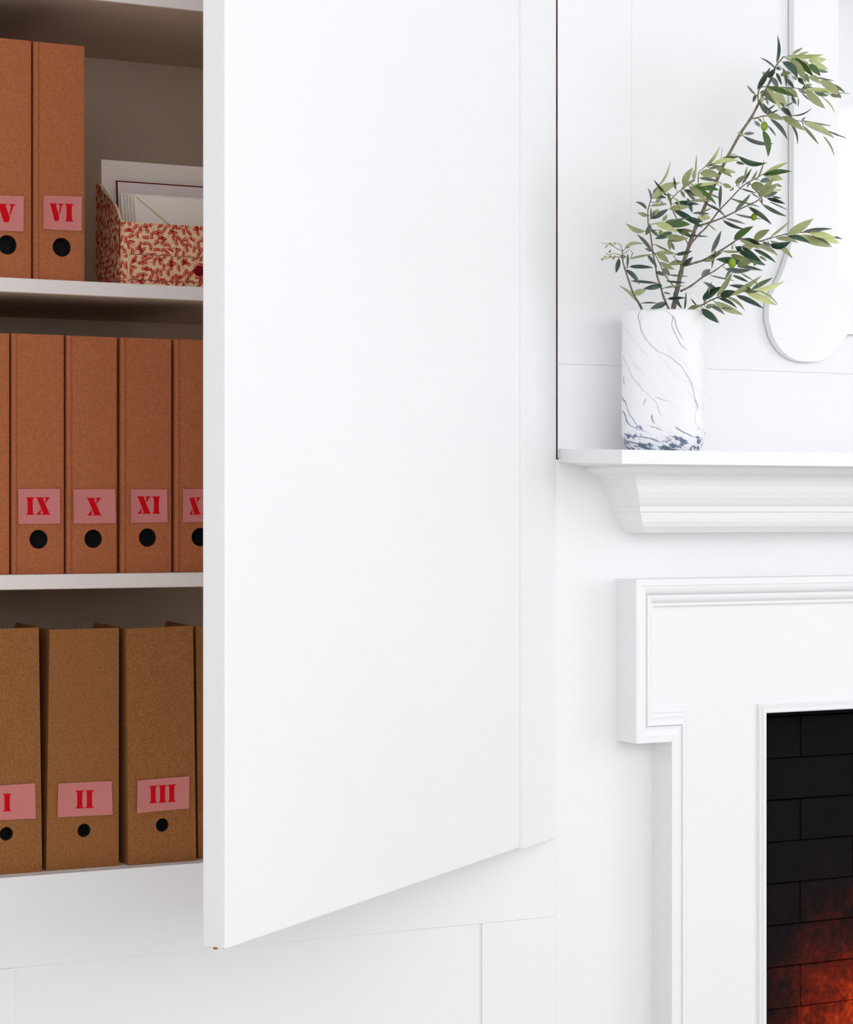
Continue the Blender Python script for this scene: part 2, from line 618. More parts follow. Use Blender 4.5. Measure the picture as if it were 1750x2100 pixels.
def hole_shade_cup(hc, hr, y0, depth, parent):  # black cup added behind the hole to stand in for the dark inside
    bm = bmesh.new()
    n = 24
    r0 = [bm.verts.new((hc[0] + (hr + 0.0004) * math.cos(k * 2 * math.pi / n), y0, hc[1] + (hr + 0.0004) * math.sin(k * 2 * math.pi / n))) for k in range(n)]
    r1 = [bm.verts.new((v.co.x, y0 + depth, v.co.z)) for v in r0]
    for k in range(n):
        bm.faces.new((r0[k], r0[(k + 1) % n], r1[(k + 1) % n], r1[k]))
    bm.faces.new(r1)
    return finish('finger_hole_shade', bm, M['dark'], parent)


# ------------------------------------------------------------------ lever arch binders (kraft board)
BIND_Y = D + 0.012
BIND_D = 0.285


def binder(xl, xr, ytop, ybot_z, label, cards, hole):
    """spine between picture columns xl..xr; ytop = picture row of the top at the middle column; cards = paper label args"""
    X0, X1 = UX(xl, BIND_Y), UX(xr, BIND_Y)
    z0 = ybot_z + 0.0004
    xm = (X0 + X1) / 2
    z1 = UZ(ytop, xm, BIND_Y)
    root = empty('lever_arch_binder', (xm, BIND_Y, z0), label, 'binder', 'kraft lever arch binders')
    hc = None
    if hole:
        p = at(hole[0], hole[1], BIND_Y)
        hc = (p.x, p.z)
        hr = hole[2] * (p.x * sn + BIND_Y * cs) / F
    GR = 0.0075                                # the left cover wraps round as a narrow strip
    # spine
    bm = bmesh.new()
    P = [(X0 + GR, z1), (X1 - 0.0022, z1), (X1 - 0.0022, z0), (X0 + GR, z0)]
    if hc:
        plate_with_hole(bm, P, BIND_Y, BIND_Y + 0.003, hc, hr)
    else:
        add_box(bm, P[0][0], P[1][0], BIND_Y, BIND_Y + 0.003, z0, z1)
    finish('spine', bm, M['kraft'], root)
    # left cover with rounded wrap-round edge
    bm = bmesh.new()
    prof = [(X0 + GR - 0.0004, BIND_Y + 0.0002), (X0 + 0.0042, BIND_Y - 0.0006), (X0 + 0.0015, BIND_Y + 0.0009), (X0 + 0.0004, BIND_Y + 0.0024), (X0, BIND_Y + 0.0045), (X0, BIND_Y + BIND_D),
            (X0 + 0.0026, BIND_Y + BIND_D), (X0 + 0.0026, BIND_Y + 0.005), (X0 + GR - 0.0004, BIND_Y + 0.0034)]
    hexa(bm, [Vector((x, y, z0)) for x, y in prof], None, Vector((0, 0, z1 - z0)))
    bmesh.ops.triangulate(bm, faces=[f for f in bm.faces if len(f.verts) > 4])
    finish('cover', bm, M['kraft'], root)
    bm = bmesh.new()
    add_box(bm, X1 - 0.0022, X1, BIND_Y + 0.0006, BIND_Y + BIND_D, z0, z1, 0.0006, 2)
    finish('cover', bm, M['kraft'], root)
    if hc:
        hole_shade_cup(hc, hr, BIND_Y + 0.003, 0.02, root)
    if cards:
        paper_label(cards[0], BIND_Y, cards[1], cards[2], cards[3], root)
    return root


binder(-42, 64.5, 79, Z_UP, 'reddish kraft binder labelled V at the left end of the upper shelf',
       ([(-30, 400), (48, 403), (47, 475), (-31, 472)], 'V', (-7, 30.5), (418, 455, 1)), (15, 502, 20))
binder(69, 174, 90, Z_UP, 'reddish kraft binder labelled VI beside the red floral box',
       ([(88.5, 401), (167, 403.5), (166, 474), (88, 470)], 'VI', (100.5, 149.5), (417, 453, 1.6)), (127, 507, 19.5))
binder(-88, 19.5, 682, Z_MID, 'reddish kraft binder cut off by the left picture edge, left of binder IX', None, None)
binder(24, 131.5, 685.5, Z_MID, 'reddish kraft binder labelled IX on the middle shelf',
       ([(36, 1003), (121.5, 1002.5), (122.5, 1073.5), (37, 1075)], 'IX', (53, 102.5), (1020, 1055.5, 0)), (79.5, 1106, 19.5))
binder(136.5, 240.5, 690, Z_MID, 'reddish kraft binder labelled X between binders IX and XI',
       ([(150, 1003.5), (235, 1003), (236.5, 1072.5), (150.5, 1074)], 'X', (177.5, 207.5), (1021, 1057, 0)), (191.5, 1105, 19))
binder(247.5, 352, 694, Z_MID, 'reddish kraft binder labelled XI on the middle shelf, right of X',
       ([(267, 1003.5), (341.5, 1004), (342.5, 1071), (267.5, 1072.5)], 'XI', (280.5, 328), (1018, 1053.5, 0)), (303, 1102.5, 19))
binder(358.5, 463, 697.5, Z_MID, 'reddish kraft binder with the number partly hidden by the open door',
       ([(374.5, 1003), (457, 1002.5), (457, 1069), (374, 1071.5)], 'XII', (386, 445), (1020.5, 1055.5, -1)), (411, 1101.5, 19))

# ------------------------------------------------------------------ magazine files on the bottom board


def magazine_file(quad, setback, label, cards, hole):
    """front panel given by picture corners TL, TR, BR, BL"""
    Yf = D + setback
    z0 = ZB + 0.0004
    P = [at(x, y, Yf) for x, y in quad]
    P[2].z = P[3].z = z0
    root = empty('magazine_file', ((P[2].x + P[3].x) / 2, Yf, z0), label, 'magazine file', 'kraft magazine files')
    t = 0.0022
    bm = bmesh.new()
    quad_xz = [(p.x, p.z) for p in P]
    if hole:
        p = at(hole[0], hole[1], Yf)
        hc = (p.x, p.z)
        hr = hole[2] * (p.x * sn + Yf * cs) / F
        plate_with_hole(bm, quad_xz, Yf, Yf + t, hc, hr)
    else:
        hexa(bm, P, None, Vector((0, t, 0)))
    finish('front_panel', bm, M['kraft_b'], root)
    dep = 0.25
    for side, (T, B) in enumerate(((P[0], P[3]), (P[1], P[2]))):
        sgn = 1 if side == 0 else -1
        hT = T.z

        def pt(dy, z):
            k = (z - z0) / (hT - z0)
            x = B.x + (T.x - B.x) * k
            return Vector((x, Yf + t + dy, z))
        prof = [pt(0, z0), pt(0, hT), pt(0.10, hT + 0.002), pt(dep, z0 + 0.14), pt(dep, z0)]
        bm = bmesh.new()
        hexa(bm, prof, None, Vector((sgn * t, 0, 0)))
        bmesh.ops.triangulate(bm, faces=[f for f in bm.faces if len(f.verts) > 4])
        finish('side_panel', bm, M['kraft_b'], root)
    bx0, bx1 = P[3].x + t, P[2].x - t
    box('back_panel', bx0, bx1, Yf + dep, Yf + dep + t, z0, z0 + 0.14, M['kraft_b'], root)
    box('base_panel', bx0, bx1, Yf + t, Yf + dep, z0, z0 + t, M['kraft_b'], root)
    if hole:
        hole_shade_cup(hc, hr, Yf + t, 0.02, root)
    if cards:
        paper_label(cards[0], Yf, cards[1], cards[2], cards[3], root)
    return root


magazine_file([(-62, 1292), (79.5, 1286.5), (86.5, 1786), (-67, 1797)], 0.026, 'brown magazine file with the one-stroke label I, leftmost on the bottom shelf',
              ([(-42, 1613.5), (71, 1606), (72.5, 1678), (-41, 1684)], 'I', (6, 22.5), (1628, 1664, -0.5)), (13, 1710, 14))
magazine_file([(102, 1291.5), (244, 1287.5), (243.5, 1778), (95, 1785)], 0.028, 'brown magazine file labelled II, left of file III',
              ([(118.5, 1606.5), (228, 1601.5), (230, 1670.5), (117, 1676)], 'II', (155, 191), (1621.5, 1658, -1.5)), (172.5, 1703, 13.8))
magazine_file([(259.5, 1289.5), (396, 1283), (402.5, 1764), (263, 1774.5)], 0.022, 'brown magazine file labelled III, right of file II',
              ([(281, 1600.5), (387.5, 1591.5), (386.5, 1657.5), (280, 1667.5)], 'III', (306, 359.5), (1612, 1647.5, -4)), (333, 1692, 13.8))
magazine_file([(401.5, 1285), (540, 1279), (545, 1754), (407, 1763.5)], 0.034, 'brown magazine file almost hidden behind the open door edge',
              ([(417, 1592), (520, 1586), (520, 1652), (417, 1660)], None, None, None), None)

# ------------------------------------------------------------------ red floral letter box with a drawer
BOX_Y = D + 0.03
bxl = UX(251, BOX_Y)
bxr = bxl + 0.235
bz0 = Z_UP + 0.0004
bz_front = UZ(455, UX(262, BOX_Y), BOX_Y)
BDEP = 0.115
zback = UZ(377.5, UX(197, BOX_Y + BDEP), BOX_Y + BDEP)
lb = empty('letter_box', ((bxl + bxr) / 2, BOX_Y, bz0), 'red and cream leaf-patterned letter box with a drawer, right of binder VI', 'letter box')
RC = 0.010                                    # rounded front corner
hgt = zback - bz_front
side_prof = [(0.0, zback), (0.12, zback - 0.02 * hgt), (0.25, zback - 0.18 * hgt), (0.54, zback - 0.47 * hgt), (0.70, zback - 0.58 * hgt), (0.80, zback - 0.72 * hgt), (0.90, zback - 0.93 * hgt), (1.0, bz_front)]


def side_top(dy):
    """height of the side's top edge at distance dy behind the front"""
    s = 1 - dy / BDEP
    for (a, za), (c, zc) in zip(side_prof, side_prof[1:]):
        if a <= s <= c:
            return za + (zc - za) * (s - a) / (c - a)
    return bz_front


tb = 0.0035
# side panels and back
for x0, sg in ((bxl, 1), (bxr, -1)):
    pts = [Vector((x0, BOX_Y + RC, bz0))]
    k = 0
    tops = [Vector((x0, BOX_Y + BDEP * (1 - s), z)) for s, z in side_prof if BDEP * (1 - s) > RC]
    pts2 = [Vector((x0, BOX_Y + BDEP, bz0))] + tops + [Vector((x0, BOX_Y + RC, side_top(RC))), Vector((x0, BOX_Y + RC, bz0))]
    prism('side_panel', pts2, (sg * tb, 0, 0), M['cream'], lb, tri=True)
box('back_panel', bxl + tb, bxr - tb, BOX_Y + BDEP - tb, BOX_Y + BDEP, bz0, zback, M['cream'], lb)
# front with rounded corners, above the drawer
zdr_t = UZ(520.5, UX(262, BOX_Y), BOX_Y)
zdr_b = UZ(572, UX(262, BOX_Y), BOX_Y)


def rounded_front(z0, z1, ydisp=0.0):
    bm = bmesh.new()
    prof = []
    for k in range(7):
        a = k / 6 * math.pi / 2
        prof.append((bxl + RC - RC * math.cos(a), BOX_Y + RC - RC * math.sin(a)))
    for k in range(7):
        a = math.pi / 2 - k / 6 * math.pi / 2
        prof.append((bxr - RC + RC * math.cos(a), BOX_Y + RC - RC * math.sin(a)))
    inner = [(x, y + tb) for x, y in prof]
    n = len(prof)
    for i in range(n):
        pass
    v = []
    for (x, y), (xi, yi) in zip(prof, inner):
        zt = z1 if z1 < bz_front - 1e-6 else max(z1, min(side_top(max(0, y - BOX_Y)), z1 + 0.02))
        v.append([bm.verts.new((x, y, z0)), bm.verts.new((x, y, zt)), bm.verts.new((xi, yi, zt)), bm.verts.new((xi, yi, z0))])
    for i in range(n - 1):
        for k in range(4):
            bm.faces.new((v[i][k], v[i][(k + 1) % 4], v[i + 1][(k + 1) % 4], v[i + 1][k]))
    bm.faces.new(v[0])
    bm.faces.new(list(reversed(v[-1])))
    return bm


finish('front_panel', rounded_front(zdr_t + 0.0006, bz_front), M['cream'], lb)
finish('base_panel', rounded_front(bz0, zdr_b - 0.0008), M['cream'], lb)
box('inner_floor', bxl + tb, bxr - tb, BOX_Y + RC, BOX_Y + BDEP - tb, zdr_t - 0.004, zdr_t, M['cream'], lb)
# drawer: inset between two corner posts
xd0, xd1 = UX(263, BOX_Y), bxr - (UX(263, BOX_Y) - bxl)
for x0, x1 in ((bxl, xd0 - 0.0006), (xd1 + 0.0006, bxr)):
    bm = bmesh.new()
    if x0 == bxl:
        arc = [(bxl + RC - RC * math.cos(k / 6 * math.pi / 2), BOX_Y + RC - RC * math.sin(k / 6 * math.pi / 2)) for k in range(7)] + [(x1, BOX_Y), (x1, BOX_Y + RC)]
    else:
        arc = [(bxr - RC + RC * math.cos(k / 6 * math.pi / 2), BOX_Y + RC - RC * math.sin(k / 6 * math.pi / 2)) for k in range(7)] + [(x0, BOX_Y), (x0, BOX_Y + RC)]
    hexa(bm, [Vector((x, y, zdr_b - 0.0008)) for x, y in arc], None, Vector((0, 0, zdr_t - zdr_b + 0.0014)))
    bmesh.ops.triangulate(bm, faces=[f for f in bm.faces if len(f.verts) > 4])
    finish('corner_post', bm, M['cream'], lb)
drawer = box('drawer', xd0, xd1, BOX_Y + 0.0008, BOX_Y + 0.09, zdr_b, zdr_t - 0.0004, M['cream'], lb, 0.0008, 2)
tabc = at(411, 556, BOX_Y - 0.002)
bm = bmesh.new()
tw, th = 0.0105, 0.0075
poly = [(-tw, 0.0), (-tw * 0.35, th), (tw * 0.35, th), (tw, 0.0), (tw * 0.5, -th * 0.8), (-tw * 0.5, -th * 0.8)]
for i in range(len(poly)):
    a, c = poly[i], poly[(i + 1) % len(poly)]
    va = [bm.verts.new((tabc.x + q[0], BOX_Y + 0.0008, tabc.z + q[1])) for q in (a, c)]
    vb = bm.verts.new((tabc.x, BOX_Y - 0.006, tabc.z))
    bm.faces.new((va[0], va[1], vb))
finish('pull_tab', bm, M['redtab'], drawer)['label'] = 'dark red folded ribbon pull'

# --- leaf print: fine flat red sprigs (ink lying on the paper)
random.seed(5)


def sprig_polys(w, h):
    """red leaf sprigs covering a w x h field: list of polygons (lists of (u, v))"""
    out = []
    PXX, PYY = 0.0104, 0.0078
    rows = int(h / PYY) + 4
    cols = int(w / PXX) + 4

    def leaflet(x0, y0, al, ln, wd):
        ux, uy = math.cos(al), math.sin(al)
        px, py = -uy, ux
        out.append([(x0 + ux * ln * t + px * wd * q, y0 + uy * ln * t + py * wd * q) for t, q in ((0.1, 0), (0.42, 1), (0.75, 0.8), (1, 0), (0.75, -0.8), (0.42, -1))])
    for r in range(-2, rows):
        for c in range(-2, cols):
            flip = r % 2
            x = c * PXX + (PXX * 0.5 if r % 2 else 0)
            y = r * PYY
            a = math.radians(random.choice((35, 62, 118, 145, 205)) + random.uniform(-14, 14))
            curl = random.choice((-1, 1)) * random.uniform(25, 60)
            n = 6
            step = 0.0017
            x -= math.cos(a) * 0.004
            y -= math.sin(a) * 0.004
            pts = [(x, y, a)]
            for k in range(n):
                a += math.radians(curl / n)
                x += math.cos(a) * step
                y += math.sin(a) * step
                pts.append((x, y, a))
            for k in range(n):
                (x0, y0, a_), (x1, y1, _) = pts[k], pts[k + 1]
                nx, ny = -math.sin(a_) * 0.0002, math.cos(a_) * 0.0002
                out.append([(x0 + nx, y0 + ny), (x1 + nx, y1 + ny), (x1 - nx, y1 - ny), (x0 - nx, y0 - ny)])
            for k in range(1, n + 1):
                x0, y0, a_ = pts[k]
                ln = 0.0037 * (0.72 + 0.28 * math.sin(k / n * math.pi))
                for sd in ((1, -1) if k < n else (0,)):
                    leaflet(x0, y0, a_ + sd * math.radians(46), ln * random.uniform(0.85, 1.15), 0.00064)
            # a few loose leaflets filling the ground between the sprigs
            for k in range(2):
                leaflet(pts[0][0] + random.uniform(0.1, 0.9) * PXX, pts[0][1] + random.uniform(0.55, 0.95) * PYY, random.uniform(0, 6.28), 0.0026, 0.00045)
    return out


def clip(poly, x0, x1, y0, y1):
    for ax, lim, keep in ((0, x0, 1), (0, x1, -1), (1, y0, 1), (1, y1, -1)):
        res = []
        for i in range(len(poly)):
            p, q = poly[i], poly[(i + 1) % len(poly)]
            ip, iq = keep * (p[ax] - lim) >= 0, keep * (q[ax] - lim) >= 0
            if ip:
                res.append(p)
            if ip != iq:
                t = (lim - p[ax]) / (q[ax] - p[ax])
                res.append((p[0] + (q[0] - p[0]) * t, p[1] + (q[1] - p[1]) * t))
        poly = res
        if len(poly) < 3:
            return None
    return poly


def print_mesh(parent, place, w, h, inside=None, polys=None):
    bm = bmesh.new()
    for poly in polys:
        q = clip(poly, 0, w, 0, h)
        if not q:
            continue
        if inside and not all(inside(u, v) for u, v in q):
            continue
        try:
            bm.faces.new([bm.verts.new(place(u, v)) for u, v in q])
        except ValueError:
            pass
    me = bpy.data.meshes.new('leaf_print')
    bm.to_mesh(me)
    bm.free()
    me.materials.append(M['redprint'])
    o = new_obj('leaf_print', me, parent)
    o['kind'] = 'stuff'
    return o


arc_len = RC * math.pi / 2
EPS = 0.00025


def front_place(z0):
    def f(u, v):
        if u < arc_len:
            a = u / RC
            return (bxl + RC - (RC + EPS) * math.cos(a), BOX_Y + RC - (RC + EPS) * math.sin(a), z0 + v)
        return (bxl + RC + (u - arc_len), BOX_Y - EPS, z0 + v)
    return f


full_w = (bxr - bxl - 2 * RC) + arc_len
allp = sprig_polys(full_w + 0.01, 0.12)
fp = print_mesh(lb, front_place(zdr_t + 0.0006), full_w, bz_front - zdr_t - 0.0006, None, allp)
print_mesh(lb, front_place(bz0), full_w, zdr_b - 0.0008 - bz0, None, allp)
lw = arc_len + (xd0 - bxl - RC)
print_mesh(lb, front_place(zdr_b), max(lw - 0.0006, 0.004), zdr_t - zdr_b, None, allp)
print_mesh(drawer, lambda u, v: (xd0 + u, BOX_Y + 0.0008 - EPS, zdr_b + v), xd1 - xd0, zdr_t - zdr_b - 0.0004, None, sprig_polys(0.24, 0.05))
print_mesh(lb, lambda u, v: (bxl - EPS, BOX_Y + BDEP - u, bz0 + v), BDEP - RC, zback - bz0,
           lambda u, v: bz0 + v < side_top(BDEP - u), sprig_polys(0.12, 0.16))

# --- stationery standing in the box: every sheet its own thing
zin = zdr_t + 0.0004


def sheet(name, label, cat, pxl, pyt, Y, wid, m, thick=0.0012, lean=0.0, group=None):
    """upright card with its top left corner at picture (pxl, pyt) on plane y = Y"""
    p = at(pxl, pyt, Y)
    bm = bmesh.new()
    h = p.z - zin
    poly = [Vector((p.x, Y, p.z)), Vector((p.x + wid, Y, p.z)), Vector((p.x + wid + lean, Y - 0.004, zin)), Vector((p.x + lean, Y - 0.004, zin))]
    hexa(bm, poly, None, Vector((0, thick, 0)))
    o = finish(name, bm, m)
    tag(o, label, cat, group)
    return o, p


yb = BOX_Y + BDEP
sheet('writing_card', 'tall plain cream card standing at the back of the letter box', 'card', 207.5, 327, yb - 0.012, 0.20, M['card'], lean=0.0015)
o2, p2 = sheet('bordered_card', 'grey lilac card with a maroon border standing in the letter box', 'card', 238, 370, yb - 0.026, 0.185, M['maroon'], lean=0.003)
bmx = bmesh.new()
Yc = yb - 0.026
q = [Vector((p2.x + 0.0022, Yc - 0.0003, p2.z - 0.0018)), Vector((p2.x + 0.182, Yc - 0.0003, p2.z - 0.0018)), Vector((p2.x + 0.185, Yc - 0.0042, zin + 0.001)), Vector((p2.x + 0.0052, Yc - 0.0042, zin + 0.001))]
hexa(bmx, q, None, Vector((0, 0.0002, 0)))
finish('card_face', bmx, M['lilac'], o2)['label'] = 'grey lilac card face'
env_px = [(247.5, 395), (255, 395.5), (261, 396.5), (267, 397.5)]
for i, (ex_, ey_) in enumerate(env_px):
    lab = ['ivory envelope at the back of the envelope stack, leftmost edge showing', 'ivory envelope second from the back of the stack, only its left edge showing',
           'ivory envelope third from the back of the stack, only its left edge showing', 'ivory envelope just behind the front envelope, only its left edge showing'][i]
    sheet('envelope', lab, 'envelope', ex_, ey_, yb - 0.036 - i * 0.0055, 0.165, M['env'], 0.002, 0.005, 'envelopes in the letter box')
eo, pe = sheet('envelope', 'front ivory envelope with its ochre-edged flap showing', 'envelope', 274.5, 399, yb - 0.062, 0.165, M['env'], 0.0015, 0.005, 'envelopes in the letter box')
Ye = yb - 0.062
he = pe.z - zin
for nm, m_, off, dy in (('flap_edge', M['gold'], 0.0030, 0.0005), ('flap', M['env'], 0.0, 0.0010)):
    bm = bmesh.new()
    tri_ = [Vector((pe.x + 0.001 + off * 0.3, Ye - dy, pe.z - 0.0006 - off)), Vector((pe.x + 0.164, Ye - dy, pe.z - 0.0006)), Vector((pe.x + 0.086, Ye - dy - 0.0035, pe.z - 0.064 - off))]
    hexa(bm, tri_, None, Vector((0, 0.0004, 0)))
    f = finish(nm, bm, m_, eo)
    f['label'] = 'ochre edge of the flap' if nm == 'flap_edge' else 'pointed envelope flap'

# ------------------------------------------------------------------ fireplace
fp_ = empty('fireplace', (XC, D, 0), 'white painted wooden fireplace with mantel shelf and eared moulded surround', 'fireplace')
P_SLAB = 0.179
xs0 = UX(1145.5, D)
xs1 = 2 * XC - xs0
rise = 0.0058                                                # the old shelf end has warped up a little


def slab(x0, x1, xm, name, m):
    bm = bmesh.new()
    y0, y1 = D - P_SLAB, D - 0.0002
    ring = []
    for x in (x0, xm, x1):
        up = rise if x == x0 else 0.0
        ring.append([bm.verts.new(c) for c in ((x, y0, MANT_B), (x, y0, MANT_T), (x, y1, MANT_T + up), (x, y1, MANT_B + up))])
    for a, c in zip(ring, ring[1:]):
        for k in range(4):
            bm.faces.new((a[k], a[(k + 1) % 4], c[(k + 1) % 4], c[k]))
    bm.faces.new(ring[0])
    bm.faces.new(list(reversed(ring[-1])))
    bmesh.ops.triangulate(bm, faces=[f for f in bm.faces if abs(f.normal.z) > 0.5])
    return finish(name, bm, [m, M['patch']], fp_)


so = slab(xs0, xs1, UX(1258, D - 0.088), 'mantel_shelf', M['paint'])
for p in so.data.polygons:
    if p.normal.x < -0.7:
        p.material_index = 1

# bed moulding under the shelf: rings of (height, side inset x, projection) taken from the photograph's profile
px_rows = [(945, 1202, 1302.5), (952, 1202, 1302.5), (958, 1201, 1302.5), (962, 1204, 1303), (968, 1209, 1302.5), (971, 1216, 1303), (973.5, 1220, 1302), (976, 1225, 1302.5), (984, 1231, 1304.5),
           (995, 1236, 1306.5), (1008, 1240, 1309), (1020, 1244.5, 1311), (1032, 1250, 1312.5), (1039, 1254, 1313), (1040.5, 1253, 1312), (1049, 1255, 1313.5), (1051, 1258.5, 1314.5),
           (1060, 1261, 1316), (1070, 1264, 1317.5), (1080, 1269, 1319.5), (1088, 1276, 1321.5), (1092.5, 1279, 1322)]
bm = bmesh.new()
rings = []
for py, xw, xf in px_rows:
    X = UX(xw, D)
    # protrusion that puts the corner at picture column xf
    Yf = X / math.tan(YAW + math.atan((xf - W / 2) / F))
    z = UZ(py, X, Yf)
    z = min(z, MANT_B + 0.0045)
    Xr = 2 * XC - X
    rings.append([bm.verts.new(c) for c in ((X, D, z), (X, Yf, z), (Xr, Yf, z), (Xr, D, z))])
for a, c in zip(rings, rings[1:]):
    for k in range(3):
        bm.faces.new((a[k], a[k + 1], c[k + 1], c[k]))
bm.faces.new(rings[0])
bm.faces.new(list(reversed(rings[-1])))
finish('bed_moulding', bm, M['paint'], fp_)

# eared architrave: profile swept round the opening with mitres
T_M = 0.056
WM = 0.042
prof = [(0, 0.0), (0, T_M), (0.0095, T_M), (0.0098, T_M - 0.0025)]
for k in range(7):
    a = k / 6 * math.pi / 2
    prof.append((0.0105 + 0.0125 * math.sin(a), T_M - 0.0025 - 0.0095 * (1 - math.cos(a))))
prof += [(0.0240, T_M - 0.0095), (0.0246, T_M - 0.0075)]
for k in range(7):
    a = k / 6 * math.pi / 2
    prof.append((0.0250 + 0.0105 * math.sin(a), T_M - 0.0075 - 0.0085 * (1 - math.cos(a))))
prof += [(0.0362, T_M - 0.0175), (0.0405, T_M - 0.0175), (0.0415, T_M - 0.0190), (WM, PANEL - 0.001)]
yF = D - T_M
xe = UX(1305.5, yF)
zt = UZ(1188.5, xe, yF)
zE = UZ(1525.0, UX(1311, yF), yF)
xleg = UX(1378.5, yF)
path = [((xleg, 0.0), (1, 0)), ((xleg, zE), (1, 1)), ((xe, zE), (1, 1)), ((xe, zt), (1, -1))]
path += [((2 * XC - x, z), (-dx, dz)) for (x, z), (dx, dz) in reversed(path)]
bm = bmesh.new()
rings = []
for (x, z), (dx, dz) in path:
    rings.append([bm.verts.new((x + dx * w, D - h, z + dz * w)) for w, h in prof])
for a, c in zip(rings, rings[1:]):
    for k in range(len(prof) - 1):
        bm.faces.new((a[k], a[k + 1], c[k + 1], c[k]))
finish('architrave_moulding', bm, M['paint'], fp_)

# flat panel between the moulding and the opening
bm = bmesh.new()
xi = xe + WM - 0.002
add_box(bm, xi, 2 * XC - xi, D - PANEL, D - 0.0005, Z_OPEN + 0.002, zt - WM + 0.002)
xi2 = xleg + WM - 0.002
add_box(bm, xi2, X_OPEN - 0.002, D - PANEL, D - 0.0005, 0, Z_OPEN + 0.002)
add_box(bm, X_OPEN_R + 0.002, 2 * XC - xi2, D - PANEL, D - 0.0005, 0, Z_OPEN + 0.002)
finish('surround_panel', bm, M['paint'], fp_)
# small bead frame round the opening
tp = [(0, 0), (0, 0.004), (0.002, 0.0065), (0.0045, 0.0055), (0.006, 0.0045), (0.0075, 0.0075), (0.012, 0.0075), (0.0135, 0.006), (0.0135, -0.035)]
TWD = 0.0135
path = [((X_OPEN - TWD, 0.0), (1, 0)), ((X_OPEN - TWD, Z_OPEN + TWD), (1, -1))]
path += [((2 * XC - x, z), (-dx, dz)) for (x, z), (dx, dz) in reversed(path)]
bm = bmesh.new()
rings = []
for (x, z), (dx, dz) in path:
    rings.append([bm.verts.new((x + dx * w, D - PANEL - h, z + dz * w)) for w, h in tp])
for a, c in zip(rings, rings[1:]):
    for k in range(len(tp) - 1):
        bm.faces.new((a[k], a[k + 1], c[k + 1], c[k]))
finish('opening_bead', bm, M['paint'], fp_)

# firebox: sooty cheeks and a brick back, each brick a piece
fire_y = D + 0.10
bm = bmesh.new()
add_box(bm, X_OPEN - 0.05, X_OPEN - 0.003, D + 0.003, fire_y + 0.05, 0, Z_OPEN + 0.05)
add_box(bm, X_OPEN_R + 0.003, X_OPEN_R + 0.05, D + 0.003, fire_y + 0.05, 0, Z_OPEN + 0.05)
add_box(bm, X_OPEN - 0.05, X_OPEN_R + 0.05, D + 0.003, fire_y + 0.05, Z_OPEN + 0.003, Z_OPEN + 0.05)
add_box(bm, X_OPEN - 0.05, X_OPEN_R + 0.05, fire_y + 0.012, fire_y + 0.05, 0, Z_OPEN + 0.003)
finish('firebox', bm, mat('soot', (0.008, 0.006, 0.007), 0.8, spec=0.2), fp_)
zb_ref = UZ(1971, UX(1700, fire_y), fire_y)
ch = 0.0675
zc0 = zb_ref - ch * int(zb_ref / ch)
bw = 0.215
xv = UX(1642, fire_y)
random.seed(11)
row = 0
z = zc0
nrow_ref = round((zb_ref - zc0) / ch) - 1
while z < Z_OPEN:
    off = 0.0 if (row - nrow_ref) % 2 == 0 else bw / 2
    x = xv + off - bw * 3
    while x < X_OPEN_R:
        x0, x1 = max(x + 0.0007, X_OPEN - 0.002), min(x + bw - 0.0007, X_OPEN_R + 0.002)
        z1 = min(z + ch - 0.0014, Z_OPEN + 0.002)
        if x1 - x0 > 0.02 and z1 - z > 0.01:
            dy = random.uniform(-0.0012, 0.0012)
            bm = bmesh.new()
            add_box(bm, x0, x1, fire_y + dy, fire_y + 0.014, z, z1, 0.0012, 1)
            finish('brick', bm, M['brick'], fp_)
        x += bw
    z += ch
    row += 1

# ------------------------------------------------------------------ shaped mirror over the mantel
mir_t = 0.015
mir = empty('wall_mirror', (XC, D, MANT_T), 'white shaped mirror frame with a rounded lobe, on the panelling over the mantel', 'mirror')
outline_px = [(1617, -900), (1617, 440), (1616.5, 470), (1614.5, 493), (1610, 513), (1606, 528), (1601, 543), (1596, 557), (1590, 571), (1583, 585), (1576, 599), (1571, 609), (1568, 619), (1566, 634), (1565.5, 645), (1566, 656),
              (1568, 667), (1571, 677), (1574, 689), (1579, 700), (1585, 710), (1593, 720), (1600, 727), (1608.6, 733), (1618, 738), (1628.6, 741), (1638, 742.5), (1648, 743), (1657, 743), (1666, 742), (1675, 739.5),
              (1683, 736), (1690, 731.5), (1697, 726), (1704, 719), (1711, 710), (1716, 703), (1720, 697), (1722, 693), (1724, 690), (1727, 687.5), (1731, 686)]
left = []
for px, py in outline_px:
    x = UX(px, D)
    left.append((x, UZ(max(py, -500), x, D)))
left[0] = (left[0][0], 2.35)
zbm = left[-1][1]
xin, zin_m = UX(1720, D - mir_t), UZ(570, UX(1720, D - mir_t), D - mir_t)
ztop_in = 2.25
bm = bmesh.new()
# frame plate = left half outline + inner rectangle, mirrored; built as strips between the outline and the inner opening
outer = [Vector((x, 0, z)) for x, z in left] + [Vector((2 * XC - x, 0, z)) for x, z in reversed(left)]


def inner_for(p):
    """nearest point of the inner opening's border"""
    x = min(max(p.x, xin), 2 * XC - xin)
    z_ = min(max(p.z, zin_m), ztop_in)
    return Vector((x, 0, z_))


front_o = [bm.verts.new((p.x, D - mir_t, p.z)) for p in outer]
back_o = [bm.verts.new((p.x, D - 0.0015, p.z)) for p in outer]
inn = [Vector((xin, 0, ztop_in)), Vector((xin, 0, zin_m)), Vector((2 * XC - xin, 0, zin_m)), Vector((2 * XC - xin, 0, ztop_in))]
front_i = [bm.verts.new((p.x, D - mir_t, p.z)) for p in inn]
back_i = [bm.verts.new((p.x, D - mir_t + 0.004, p.z)) for p in inn]
n = len(outer)
nl = len(left)
